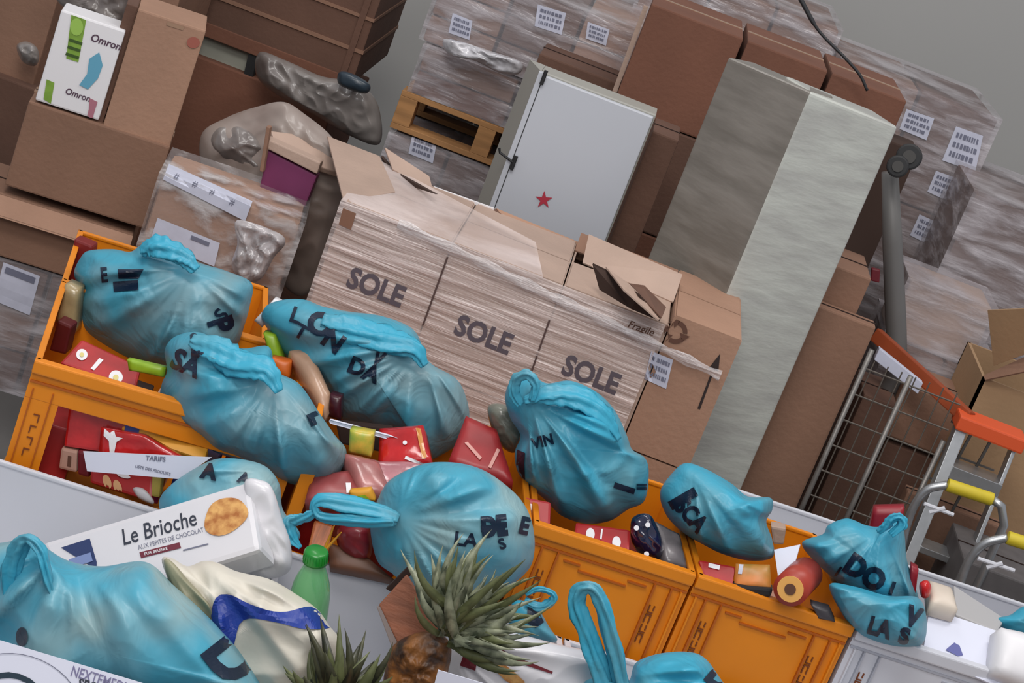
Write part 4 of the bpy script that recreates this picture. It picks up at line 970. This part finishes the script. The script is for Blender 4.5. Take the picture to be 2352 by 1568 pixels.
r, b = pack('grey_pouch', 'dark grey pouch at the right corner of the right end crate', 'packet', [(1862, 1388), (1905, 1400), (1918, 1428), (1880, 1420)], 4.17, .03, M('charcoal_pouch', (70, 66, 70), .4, .3), puff=.006)
# right back crates
r, b = pack('beige_box', 'grey-beige carton flap between the sixth bag and the white crates', 'box', [(1770, 1208), (1806, 1214), (1800, 1252), (1776, 1250)], 4.55, .04, CARD_PALE)
r, b = pack('red_packet', 'red wrapper behind the bag with the letters DO', 'packet', [(2008, 1168), (2078, 1166), (2050, 1290), (1980, 1290)], 4.52, .03, M('crimson', (150, 24, 40), .4, .3), puff=.006)
r, b = pack('red_packet', 'thin red wrapper edge right of the bag with the letters DO', 'packet', [(2094, 1300), (2110, 1308), (2096, 1410), (2078, 1400)], 4.36, .03, M('crimson', (150, 24, 40)), puff=.004)
r = empty('tomato', at(2126, 1352, 4.32), 'bright red tomato right of the bag with the letters DO', 'vegetable')
soft('skin', [(2112, 1340), (2130, 1332), (2140, 1350), (2132, 1372), (2116, 1370)], 4.34, .025, .02, M('tomato', (196, 20, 20), .3, coat=.4), r, wr=.001, rings=10, seg=30)
r, b = pack('cream_pouch', 'cream coloured pouch right of the tomato', 'packet', [(2136, 1332), (2186, 1348), (2200, 1400), (2140, 1384)], [4.4, 4.4, 4.32, 4.32], .04, M('cream_pouch', (214, 200, 184), .5, .15), puff=.01)
r, b = pack('white_board', 'white sheet with a small blue mark standing in the white crate', 'paper', [(2135, 1396), (2330, 1462), (2300, 1580), (2120, 1500)], [4.36, 4.36, 4.24, 4.24], .004, PAPER, group=None, bevel=0)
poly('blue_mark', [(2176, 1488), (2192, 1475), (2204, 1482), (2212, 1504), (2200, 1506), (2172, 1492)], [b], r, M('dull_blue', (86, 90, 150), .5))
patch('print_line', [(2206, 1512), (2250, 1526), (2249, 1529), (2205, 1515)], [b], r, GREYINK, .002, 3, 1)
r, b = pack('white_roll', 'white rounded pack at the lower right corner', 'packet', [(2300, 1440), (2420, 1470), (2420, 1600), (2285, 1540)], [4.28, 4.3, 4.2, 4.2], .06, WHITEP, puff=.02)
r, b = pack('grey_board', 'grey board lying behind the white sheet on the right', 'board', [(2190, 1342), (2310, 1420), (2290, 1450), (2195, 1410)], [4.6, 4.5, 4.36, 4.4], .01, M('grey_board', (176, 174, 174), .7), group=None)

rnd = random.Random(5)
fillm = [('red', RED), ('maroon', MAROON), ('brown', BROWNPK), ('dark red', M('dark_red_card', (130, 28, 28))), ('bright crimson', M('deep_red', (168, 46, 48))), ('near black', SEAM), ('beige', M('beige_card', (176, 138, 122))), ('blue', BLUEP), ('dull rose red', M('dull_red', (158, 74, 74)))]
for (s0, s1, t0, t1, where) in ((.04, .56, .06, .46, 'orange crate with the window'), (.66, 1.10, .06, .46, 'second front orange crate'), (1.18, 1.50, .06, .46, 'third front orange crate'), (1.58, 1.90, .06, .46, 'right end orange crate'), (.06, .46, .58, .90, 'far left back orange crate'), (1.98, 2.50, .08, .44, 'white crate on the right')):
    pick = rnd.sample(fillm, 5)
    for i in range(5):
        s = s0 + (s1 - s0) * (i + .5) / 5; t = t0 + (t1 - t0) * (.25 + .5 * ((i * 2) % 3) / 2); f_ = CA if t0 > .5 else CF
        wm = (s1 - s0) / 5 * .44; w2, d2 = min(rnd.uniform(.035, .05), wm), rnd.uniform(.06, .09); z1 = ZT - rnd.uniform(.10, .17); q = Fr(f_.p(s, t, 0), 8 + rnd.uniform(-6, 6))
        rr_ = empty('food_box', q.p(0, 0, ZT - .312), pick[i][0] + ' food box low among the groceries in the ' + where, 'box', 'food boxes low in the crates')
        fbox(MB(), q, -w2, w2, -d2, d2, ZT - .311, z1).build('box_body', pick[i][1], rr_, bevel=.004)

# ================================================================== the turquoise bags
def bag(label, pts, Y, f, b, mat=BAG, lets=(), **k):
    cx = sum(p[0] for p in pts) / len(pts); cy = sum(p[1] for p in pts) / len(pts)
    r = empty('carrier_bag', at(cx, cy, Y + .02), label, 'bag', 'turquoise carrier bags full of food')
    o = soft('bag_body', pts, Y, f, b, mat, r, **k)
    for L in lets:
        s, x, y, size, ang = L[:5]; text(s, x, y, size, ang, [o], r, DARKINK, L[5] if len(L) > 5 else .06, 0, L[6] if len(L) > 6 else 1, name='lettering', lift=.0055)
    return r, o
r, o = bag('large turquoise bag at the far left, in the back row crate', [(205, 575), (260, 572), (300, 578), (330, 562), (400, 574), (455, 602), (520, 622), (578, 650), (574, 700), (562, 745), (540, 800), (480, 860), (430, 866), (360, 845), (300, 828), (250, 806), (205, 780), (176, 750), (170, 700), (178, 660), (170, 625), (186, 590)], 4.52, .15, .13, BAG, knot=(440, 620), seed=1, wr=.014, fold=.03, nfold=8, freq=6,
    lets=[('E', 232, 648, 48, -6, .03, .7), ('I', 268, 650, 60, 86, .14, 1.0), ('P', 478, 738, 78, 72, .05, .8), ('S', 500, 706, 44, 120, .03)])
loop_tube('handle', [(325, 575), (360, 566), (420, 590), (450, 620)], (4.40, 4.38), [13, 26, 20, 12], BAG3, r, .6, 2)
patch('lettering', [(270, 618), (330, 618), (318, 640), (272, 640)], [o], r, DARKINK, .0045)
r, o = bag('turquoise bag in front of the far left one, letters SA at its upper left', [(398, 775), (440, 762), (475, 768), (500, 790), (560, 800), (618, 796), (634, 850), (688, 882), (735, 950), (770, 1000), (795, 1032), (788, 1072), (758, 1106), (700, 1116), (650, 1105), (600, 1076), (550, 1056), (490, 1036), (450, 1004), (392, 972), (368, 920), (372, 880), (384, 850), (378, 805)], 4.10, .16, .12, BAG, knot=(630, 870), seed=2, wr=.014, fold=.035, nfold=9, freq=6,
    lets=[('SA', 388, 840, 66, 24, .04, .9), ('V', 420, 812, 74, 24, .05, 1.2), ('L', 706, 950, 84, 66, .05, .7)])
loop_tube('handle', [(640, 900), (610, 850), (540, 830), (490, 800), (440, 780)], (3.93, 3.98), [10, 26, 34, 30, 14], BAG3, r, .5, 5)
r, o = bag('long turquoise bag right of the second bag, letters O and DA on it', [(612, 702), (650, 688), (700, 688), (740, 703), (800, 715), (870, 724), (930, 744), (960, 770), (985, 830), (1046, 868), (1070, 910), (1078, 960), (1062, 1010), (1015, 1044), (985, 1052), (950, 1010), (900, 985), (840, 975), (785, 962), (755, 925), (735, 885), (700, 845), (665, 825), (640, 800), (618, 760), (600, 730)], 4.48, .13, .12, BAG, centre=(850, 850), knot=(965, 800), seed=3, wr=.013, fold=.03, nfold=9, freq=6,
    lets=[('O', 700, 758, 72, 18, .05), ('L', 662, 735, 50, 20, .03), ('T', 672, 768, 46, 30, .03), ('N', 735, 785, 60, 36, .05), ('DA', 795, 850, 52, 24, .045), ('V', 852, 832, 48, 30, .06, .7)])
loop_tube('handle', [(740, 735), (800, 752), (880, 780), (950, 800), (975, 840)], (4.36, 4.36), [16, 30, 32, 22, 10], BAG3, r, .5, 8)
r, o = bag('round turquoise bag in the second crate with a long knotted tail, letters LA DE', [(866, 1150), (892, 1105), (950, 1072), (1000, 1061), (1060, 1064), (1112, 1080), (1160, 1112), (1200, 1152), (1222, 1200), (1228, 1260), (1212, 1310), (1150, 1355), (1050, 1376), (960, 1368), (905, 1320), (868, 1290), (852, 1230), (852, 1185)], 3.93, .16, .12, BAG2, knot=(915, 1190), seed=4, wr=.013, fold=.035, nfold=10, freq=6,
    lets=[('LA', 1040, 1250, 44, 8, .03, 1.1), ('DE', 1108, 1232, 62, -6, .07, .75), ('E', 1190, 1222, 54, 14, .05, .8), ('I', 1108, 1205, 70, 86, .06), ('S', 1150, 1262, 34, -20, .04)])
loop_tube('tied_tail', [(915, 1192), (870, 1176), (800, 1160), (742, 1148), (722, 1160), (735, 1185), (800, 1194), (860, 1200), (905, 1200)], (3.80, 3.79), [14, 18, 22, 16, 12, 16, 20, 18, 14], BAG3, r, .6, 3)
loop_tube('tied_tail', [(735, 1172), (705, 1186), (680, 1194), (664, 1200), (672, 1235), (690, 1258)], (3.80, 3.78), [9, 14, 16, 18, 15, 6], BAG3, r, .5, 6)
r, o = bag('crumpled turquoise bag with two ears, right of the centre, in front of the SOLE cartons', [(1175, 872), (1215, 858), (1255, 880), (1310, 874), (1370, 900), (1412, 942), (1440, 1000), (1452, 1032), (1482, 1052), (1490, 1090), (1480, 1150), (1442, 1170), (1400, 1196), (1345, 1202), (1290, 1184), (1255, 1150), (1220, 1120), (1190, 1085), (1182, 1040), (1195, 1000), (1172, 960), (1160, 912)], 4.33, .14, .12, BAG3, knot=(1215, 915), seed=5, wr=.02, fold=.045, nfold=9, freq=7,
    lets=[('VIN', 1225, 1030, 34, -14, .04, .9), ('I', 1452, 1135, 62, -72, .06), ('II', 1464, 1110, 30, 90, .05)])
loop_tube('handle', [(1195, 930), (1182, 900), (1188, 870), (1214, 862), (1230, 885), (1222, 920)], (4.20, 4.18), [9, 13, 15, 16, 15, 10], BAG3, r, .6, 4)
loop_tube('handle', [(1205, 920), (1260, 905), (1330, 915), (1390, 960), (1420, 1010)], (4.19, 4.20), [10, 22, 26, 22, 8], BAG3, r, .5, 1)
poly('lettering', [(1188, 1032), (1206, 1040), (1204, 1062), (1190, 1070), (1196, 1120), (1208, 1140), (1196, 1130), (1184, 1090)], [o], r, DARKINK, .0045)
r, o = bag('small turquoise bag over the right end crate, letters SCA on its left', [(1545, 1085), (1575, 1063), (1620, 1076), (1680, 1110), (1718, 1140), (1770, 1143), (1774, 1170), (1760, 1198), (1774, 1240), (1774, 1280), (1720, 1287), (1660, 1272), (1615, 1250), (1568, 1222), (1530, 1182), (1516, 1130)], 4.33, .13, .11, BAG3, knot=(1590, 1078), seed=6, wr=.012, fold=.03, nfold=10, freq=5,
    lets=[('SCA', 1548, 1165, 54, 48, .05, .8), ('I', 1540, 1150, 80, 60, .09)])
r, o = bag('turquoise bag with the letters DO over the white crates on the right', [(1842, 1246), (1890, 1226), (1902, 1206), (1945, 1190), (1990, 1206), (2022, 1208), (2044, 1188), (2070, 1186), (2078, 1230), (2082, 1280), (2096, 1330), (2108, 1384), (2050, 1394), (1990, 1376), (1930, 1340), (1872, 1290)], 4.40, .12, .1, BAG3, knot=(2025, 1215), seed=7, wr=.014, fold=.035, nfold=10, freq=6,
    lets=[('DO', 1934, 1306, 66, 34, .06, .95), ('I', 2040, 1362, 40, 20, .06), ('/', 1918, 1320, 30, 20, .06)])
loop_tube('handle', [(2018, 1222), (2036, 1206), (2050, 1190), (2068, 1188), (2072, 1205), (2046, 1228)], (4.28, 4.27), [9, 14, 14, 13, 14, 10], BAG3, r, .6, 2)
r, o = bag('crumpled turquoise bag below the one lettered DO, hanging into the white crate', [(1905, 1342), (1960, 1346), (2040, 1368), (2108, 1372), (2128, 1420), (2120, 1476), (2070, 1486), (2010, 1474), (1968, 1452), (1930, 1402)], 4.22, .1, .08, BAG3, knot=(2020, 1370), seed=8, wr=.022, fold=.04, nfold=8, freq=8,
    lets=[('LA', 1990, 1452, 56, 16, .05, .8), ('S', 2062, 1474, 50, 14, .06), ('V', 2078, 1430, 60, 20, .07, .8)])
r, o = bag('low turquoise bag behind the brioche pack, a letter A on it', [(366, 1148), (396, 1110), (450, 1074), (500, 1053), (560, 1055), (612, 1072), (642, 1112), (650, 1170), (690, 1230), (640, 1260), (560, 1220), (450, 1220), (380, 1190)], 3.86, .10, .06, BAG2, knot=(640, 1080), seed=9, wr=.012, fold=.02, nfold=8, freq=6,
    lets=[('A', 462, 1094, 46, 12, .07, 1.0), ('A', 546, 1104, 34, 20, .06)])
r, o = bag('very large pale turquoise bag in the lower left corner with a big letter D', [(-70, 1300), (30, 1240), (66, 1226), (110, 1260), (160, 1288), (235, 1300), (335, 1290), (400, 1345), (462, 1400), (538, 1480), (596, 1568), (610, 1610), (300, 1640), (-80, 1630)], 3.40, .20, .14, BAG2, centre=(250, 1500), knot=(160, 1250), seed=10, wr=.018, fold=.035, nfold=8, freq=4,
    lets=[('D', 462, 1496, 150, 52, .045, .95)])
disc('lettering', 50, 1462, 14, 22, [o], r, DARKINK, .0045)
loop_tube('handle', [(30, 1420), (22, 1330), (40, 1262), (64, 1238), (92, 1262), (110, 1330), (130, 1400)], (3.27, 3.24), [10, 22, 26, 22, 26, 22, 8], BAG3, r, .5, 7)
r, o = bag('turquoise bag at the bottom centre with an upright twisted handle', [(1335, 1580), (1372, 1556), (1440, 1566), (1462, 1520), (1530, 1498), (1605, 1502), (1648, 1548), (1680, 1610), (1660, 1680), (1500, 1720), (1340, 1690)], 3.62, .12, .1, BAG3, knot=(1420, 1560), seed=11, wr=.014, fold=.035, nfold=9, freq=6,
    lets=[('D', 1618, 1556, 70, 40, .07)])
loop_tube('handle', [(1400, 1600), (1372, 1520), (1340, 1430), (1326, 1380), (1338, 1352), (1366, 1356), (1388, 1410), (1412, 1500), (1432, 1590)], (3.56, 3.55), [26, 24, 22, 22, 22, 22, 25, 27, 26], BAG3, r, .6, 9)
r, o = bag('small piece of a turquoise bag with a loop, right of the pineapple crown', [(1185, 1378), (1230, 1392), (1262, 1440), (1280, 1472), (1230, 1470), (1180, 1452), (1168, 1410)], 3.84, .05, .05, BAG3, seed=12, wr=.012, fold=.02, rings=14, seg=50)
loop_tube('handle', [(1205, 1378), (1240, 1392), (1268, 1380), (1268, 1362), (1238, 1352), (1208, 1364)], (3.80, 3.80), [8, 11, 11, 10, 10, 8], BAG3, r, .6, 2)
poly('lettering', [(1212, 1388), (1235, 1400), (1250, 1428), (1230, 1442), (1210, 1430)], [o], r, DARKINK, .0045)
r, o = bag('sliver of a turquoise bag cut by the right edge', [(2284, 1422), (2320, 1412), (2352, 1392), (2420, 1380), (2420, 1490), (2352, 1470), (2310, 1452)], 4.5, .06, .06, BAG3, seed=13, wr=.012, fold=.03, rings=14, seg=50)

# ================================================================== front things
r = empty('brioche_pack', at(380, 1230, 3.74), 'long white brioche pack printed Le Brioche with a golden roll, lying slanted', 'food pack')
bb = slab('pack_body', [(95, 1246), (572, 1104), (598, 1262), (150, 1400)], [3.72, 3.74, 3.64, 3.60], .09, M('white_wrapper', (214, 212, 216), .35, .04, 5, .1, 12, coat=.3), r, bevel=.012)
soft('wrapper_end', [(560, 1110), (606, 1104), (628, 1126), (648, 1190), (668, 1250), (664, 1312), (600, 1330), (520, 1310), (450, 1290), (560, 1268), (592, 1240)], 3.74, .04, .06, M('white_wrapper', (214, 212, 216)), r, wr=.014, freq=9, fold=.02, knot=(590, 1180), rings=18, seg=70)
T = [bb]
text('Le Brioche', 282, 1252, 52, -15.5, T, r, M('slate_print', (50, 54, 66), .5), .008, .18, .78)
text('AUX PEPITES DE CHOCOLAT', 318, 1262, 15, -15.5, T, r, GREYINK, .0, 0, .8)
patch('maroon_bar', [(320, 1268), (412, 1245), (416, 1258), (324, 1281)], T, r, M('maroon_bar', (110, 42, 56), .5), .002, 6, 1)
text('PUR BEURRE', 332, 1275, 9, -14, T, r, WHITEP, .01, 0, 1.1, lift=.004)
patch('print_line', [(420, 1262), (478, 1247), (479, 1250), (421, 1265)], T, r, GREYINK, .002, 3, 1)
patch('blue_panel', [(140, 1257), (206, 1236), (222, 1290), (222, 1308), (160, 1320)], T, r, M('navy_print', (44, 58, 100), .45), .002, 4, 4)
patch('blue_panel_band', [(158, 1284), (208, 1268), (213, 1288), (163, 1304)], T, r, M('periwinkle_print', (120, 136, 180), .45), .004, 4, 2)
M('golden_roll', (220, 168, 100), .5, .5, 45, rgb2=(166, 100, 48))
poly('roll_picture', [tuple(p) for p in smooth_outline([(470, 1196), (484, 1160), (512, 1144), (548, 1146), (570, 1172), (562, 1196), (530, 1222), (500, 1230), (474, 1220)], 26)], T, r, M('golden_roll', (214, 160, 96)), .003)
# flour bag
r = empty('flour_bag', at(600, 1450, 3.5), 'crumpled cream paper flour bag with a royal blue wave band', 'food pack')
fb = soft('paper_body', [(372, 1292), (392, 1280), (430, 1300), (466, 1288), (500, 1292), (545, 1312), (620, 1330), (680, 1364), (728, 1398), (756, 1436), (784, 1480), (770, 1568), (740, 1640), (600, 1650), (520, 1590), (470, 1480), (420, 1400)], 3.52, .12, .08, CREAM, r, centre=(600, 1470), knot=(470, 1300), seed=20, wr=.02, fold=.03, nfold=8, freq=7, flat=1.6)
soft('folded_top', [(376, 1286), (396, 1290), (440, 1340), (482, 1384), (500, 1430), (470, 1440), (420, 1390), (390, 1340)], 3.43, .02, .02, M('grey_green_crease', (156, 152, 124), .5, .3, 8), r, wr=.006, rings=12, seg=50)
poly('blue_wave', [tuple(p) for p in smooth_outline([(486, 1400), (500, 1368), (530, 1366), (572, 1386), (620, 1402), (660, 1404), (712, 1392), (740, 1412), (760, 1440), (700, 1444), (640, 1430), (580, 1420), (552, 1430), (540, 1470), (532, 1494), (505, 1462), (488, 1430)], 50)], [fb], r, BLUEW, .006)
# green bottle
r = empty('green_bottle', at(728, 1430, 3.58), 'green plastic bottle with a bright green screw cap', 'bottle')
P0, P1 = at(724, 1286, 3.56), at(696, 1480, 3.60); ax = (P1 - P0).normalized(); px = 3.56 / FPX
prof = [(0, 22), (6, 24), (14, 26), (24, 30), (45, 38), (75, 47), (105, 51), (150, 52), (230, 52), (300, 50)]
GB = bpy.data.materials.new('green_bottle_plastic'); N, L = nt(GB); b = N['Principled BSDF']; b.inputs['Base Color'].default_value = lin((90, 178, 104)); b.inputs['Roughness'].default_value = .08; b.inputs['Alpha'].default_value = .62; b.inputs['Coat Weight'].default_value = .6
MB().tube([P0 + ax * (t * px) for t, _ in prof], [q * px for _, q in prof], 32).build('bottle_body', GB, r, smooth=True)
CG = M('cap_green', (14, 128, 34), .35, .1, 8, coat=.3)
cap = MB().tube([P0 - ax * (30 * px), P0 - ax * (26 * px), P0 - ax * (2 * px), P0 + ax * (4 * px)], [26 * px, 30 * px, 31 * px, 32 * px], 36).build('screw_cap', CG, r, smooth=True)
for k in range(24):
    a = 2 * math.pi * k / 24; o1 = ax.orthogonal().normalized(); o2 = ax.cross(o1); dd = o1 * math.cos(a) + o2 * math.sin(a)
    MB().bar(P0 - ax * (24 * px) + dd * 30.5 * px, P0 - ax * (2 * px) + dd * 31.5 * px, .0012, .0012, dd).build('grip_ridge', CG, cap)
# brown carton wedge beside the pineapple
r = empty('brown_fruit_carton', at(930, 1430, 3.56), 'reddish brown carton wedge between the bottle and the pineapple', 'carton')
slab('carton_body', [(870, 1388), (934, 1318), (1010, 1440), (950, 1552)], [3.55, 3.58, 3.54, 3.50], .03, M('brown_red_card', (140, 84, 58), .7, .4, 9, .2, 30, stretch=(1, 1, 4)), r, bevel=.003)
slab('grey_fold', [(864, 1392), (874, 1392), (952, 1552), (930, 1568)], [3.55, 3.55, 3.50, 3.50], .05, M('grey_fold', (128, 116, 112), .6), r, bevel=.002)
slab('dark_flap', [(886, 1352), (938, 1300), (944, 1320), (900, 1360)], 3.60, .01, SEAM, r, bevel=.001)

# pineapples
LEAF1 = M('leaf_grey_green', (162, 166, 138), .45, .45, 30, rgb2=(84, 92, 72), coat=.15)
LEAF2 = M('leaf_dark_green', (78, 78, 54), .5, .5, 30, rgb2=(44, 46, 34), coat=.15)
LEAF3 = M('leaf_olive', (112, 118, 78), .45, .4, 30, coat=.15)
def leaf(base, tip, wpx, Yb, Yt, bend, mat, parent):
    b, t = Vector(base), Vector(tip); d = t - b; nrm = Vector((-d.y, d.x)).normalized(); n = 9; vs = []; fs = []
    for i in range(n + 1):
        s = i / n; c = b + d * s + nrm * (bend * 4 * s * (1 - s)); Y = Yb + (Yt - Yb) * s - .02 * math.sin(math.pi * s)
        wd_ = wpx * (1 - s ** 1.6) * (.75 + .5 * min(1, s * 3)) * .5 + .3
        tan = (d + nrm * (bend * 4 * (1 - 2 * s))).normalized(); pn = Vector((-tan.y, tan.x))
        vs += [at(*(c - pn * wd_), Y - .004 * (1 - s)), at(*c, Y + .006 * (1 - s)), at(*(c + pn * wd_), Y - .004 * (1 - s))]
        vs += [at(*(c), Y + .009 * (1 - s) + .001)]
    for i in range(n):
        k = i * 4
        fs += [(k, k + 4, k + 5, k + 1), (k + 1, k + 5, k + 6, k + 2), (k, k + 3, k + 7, k + 4), (k + 3, k + 2, k + 6, k + 7)]
    fs += [(0, 1, 3), (1, 2, 3)]
    mb = MB(); mb.add(vs, fs); return mb.build('leaf', mat, parent, smooth=True)
def pineapple(label, base, body, crown, Y, mats, n, spread, L, wpx, seedv, axis):
    rnd = random.Random(seedv)
    r = empty('pineapple', at(*base, Y + .05), label, 'fruit', 'pineapples at the front')
    o = soft('fruit_body', body, Y + .01, .05, .06, M('pineapple_skin', (150, 96, 44), .5, .6, 22, .9, 26, rgb2=(52, 34, 24)), r, wr=.014, freq=30, fold=0, rings=22, seg=80)
    for k in range(n):
        u = rnd.uniform(-1, 1); ang = axis + u * spread; ln = L * (1 - .35 * abs(u)) * rnd.uniform(.6, 1.05)
        if k % 3 == 0: ln *= .62
        a = math.radians(ang); off = Vector((rnd.uniform(-.12, .30) * L * math.cos(math.radians(axis)), rnd.uniform(-.12, .30) * L * math.sin(math.radians(axis)))) * .8
        pb_ = Vector(base) + off + Vector((-math.sin(math.radians(axis)), math.cos(math.radians(axis)))) * u * 22
        tp = pb_ + Vector((math.cos(a), math.sin(a))) * ln
        leaf(pb_, tp, wpx * rnd.uniform(.75, 1.25), Y - rnd.uniform(0, .05), Y - rnd.uniform(-.06, .10), rnd.uniform(-.1, .1) * ln + u * ln * .10, mats[k % len(mats)], r)
    return r
pineapple('pineapple with a bushy grey-green crown leaning to the upper right', (1030, 1455), [(905, 1480), (950, 1455), (1000, 1450), (1035, 1480), (1030, 1540), (1000, 1620), (920, 1650), (880, 1600), (888, 1520)], None, 3.50, [LEAF1, LEAF1, LEAF3], 105, 78, 245, 22, 3, -48)
pineapple('pineapple with a dark olive crown cut off by the bottom edge', (775, 1640), [(700, 1640), (780, 1610), (850, 1650), (850, 1760), (700, 1760)], None, 3.36, [LEAF2, LEAF2, LEAF3], 60, 64, 215, 30, 5, -84)

# croissant bag
r = empty('croissant_bag', at(1200, 1520, 3.6), 'white croissant bag with maroon stripes at the bottom centre', 'food pack')
cb = soft('bag_body', [(1030, 1478), (1075, 1458), (1120, 1440), (1180, 1452), (1270, 1476), (1370, 1500), (1400, 1530), (1395, 1620), (1250, 1680), (1050, 1650), (1015, 1560)], 3.68, .06, .06, M('white_wrapper', (214, 212, 216)), r, wr=.01, freq=7, fold=.012, flat=1.8)
poly('maroon_stripe', [(1074, 1476), (1104, 1470), (1092, 1540), (1056, 1528)], [cb], r, MAROON)
poly('maroon_stripe', [(1100, 1470), (1140, 1478), (1165, 1500), (1270, 1542), (1268, 1547), (1160, 1512), (1130, 1492), (1100, 1480)], [cb], r, MAROON)
poly('croissant_print', [(1134, 1520), (1150, 1518), (1180, 1542), (1206, 1566), (1190, 1580), (1160, 1562), (1136, 1538)], [cb], r, M('golden_roll', (214, 160, 96)))
# papers at the bottom
r = empty('paper_sheet', at(1060, 1570, 3.35), 'white paper corner at the bottom edge below the maroon striped bag', 'paper')
slab('sheet', [(1006, 1538), (1180, 1590), (1160, 1660), (985, 1620)], 3.36, .002, PAPER, r, bevel=0)
r = empty('printed_notice', at(150, 1560, 3.05), 'white printed notice in the lower left corner on the very large bag', 'paper')
ps = slab('sheet', [(-60, 1452), (400, 1590), (360, 1720), (-100, 1600)], [2.98, 2.98, 2.94, 2.94], .002, PAPER, r, bevel=0)
text('NEXTEMEDIA', 160, 1550, 34, 17.5, [ps], r, M('violet_grey_print', (120, 116, 150), .6), .01, 0, .72)
text('SPORT', 176, 1580, 36, 17.5, [ps], r, M('slate_print', (50, 54, 66)), .03, 0, .72)
disc('emblem_ring', 26, 1610, 82, 66, [ps], r, M('dark_teal_print', (30, 50, 64), .5), .002, inner=.8, ang=17)
disc('emblem_line', 40, 1620, 150, 118, [ps], r, GREYINK, .002, inner=.985, ang=17, seg=40)
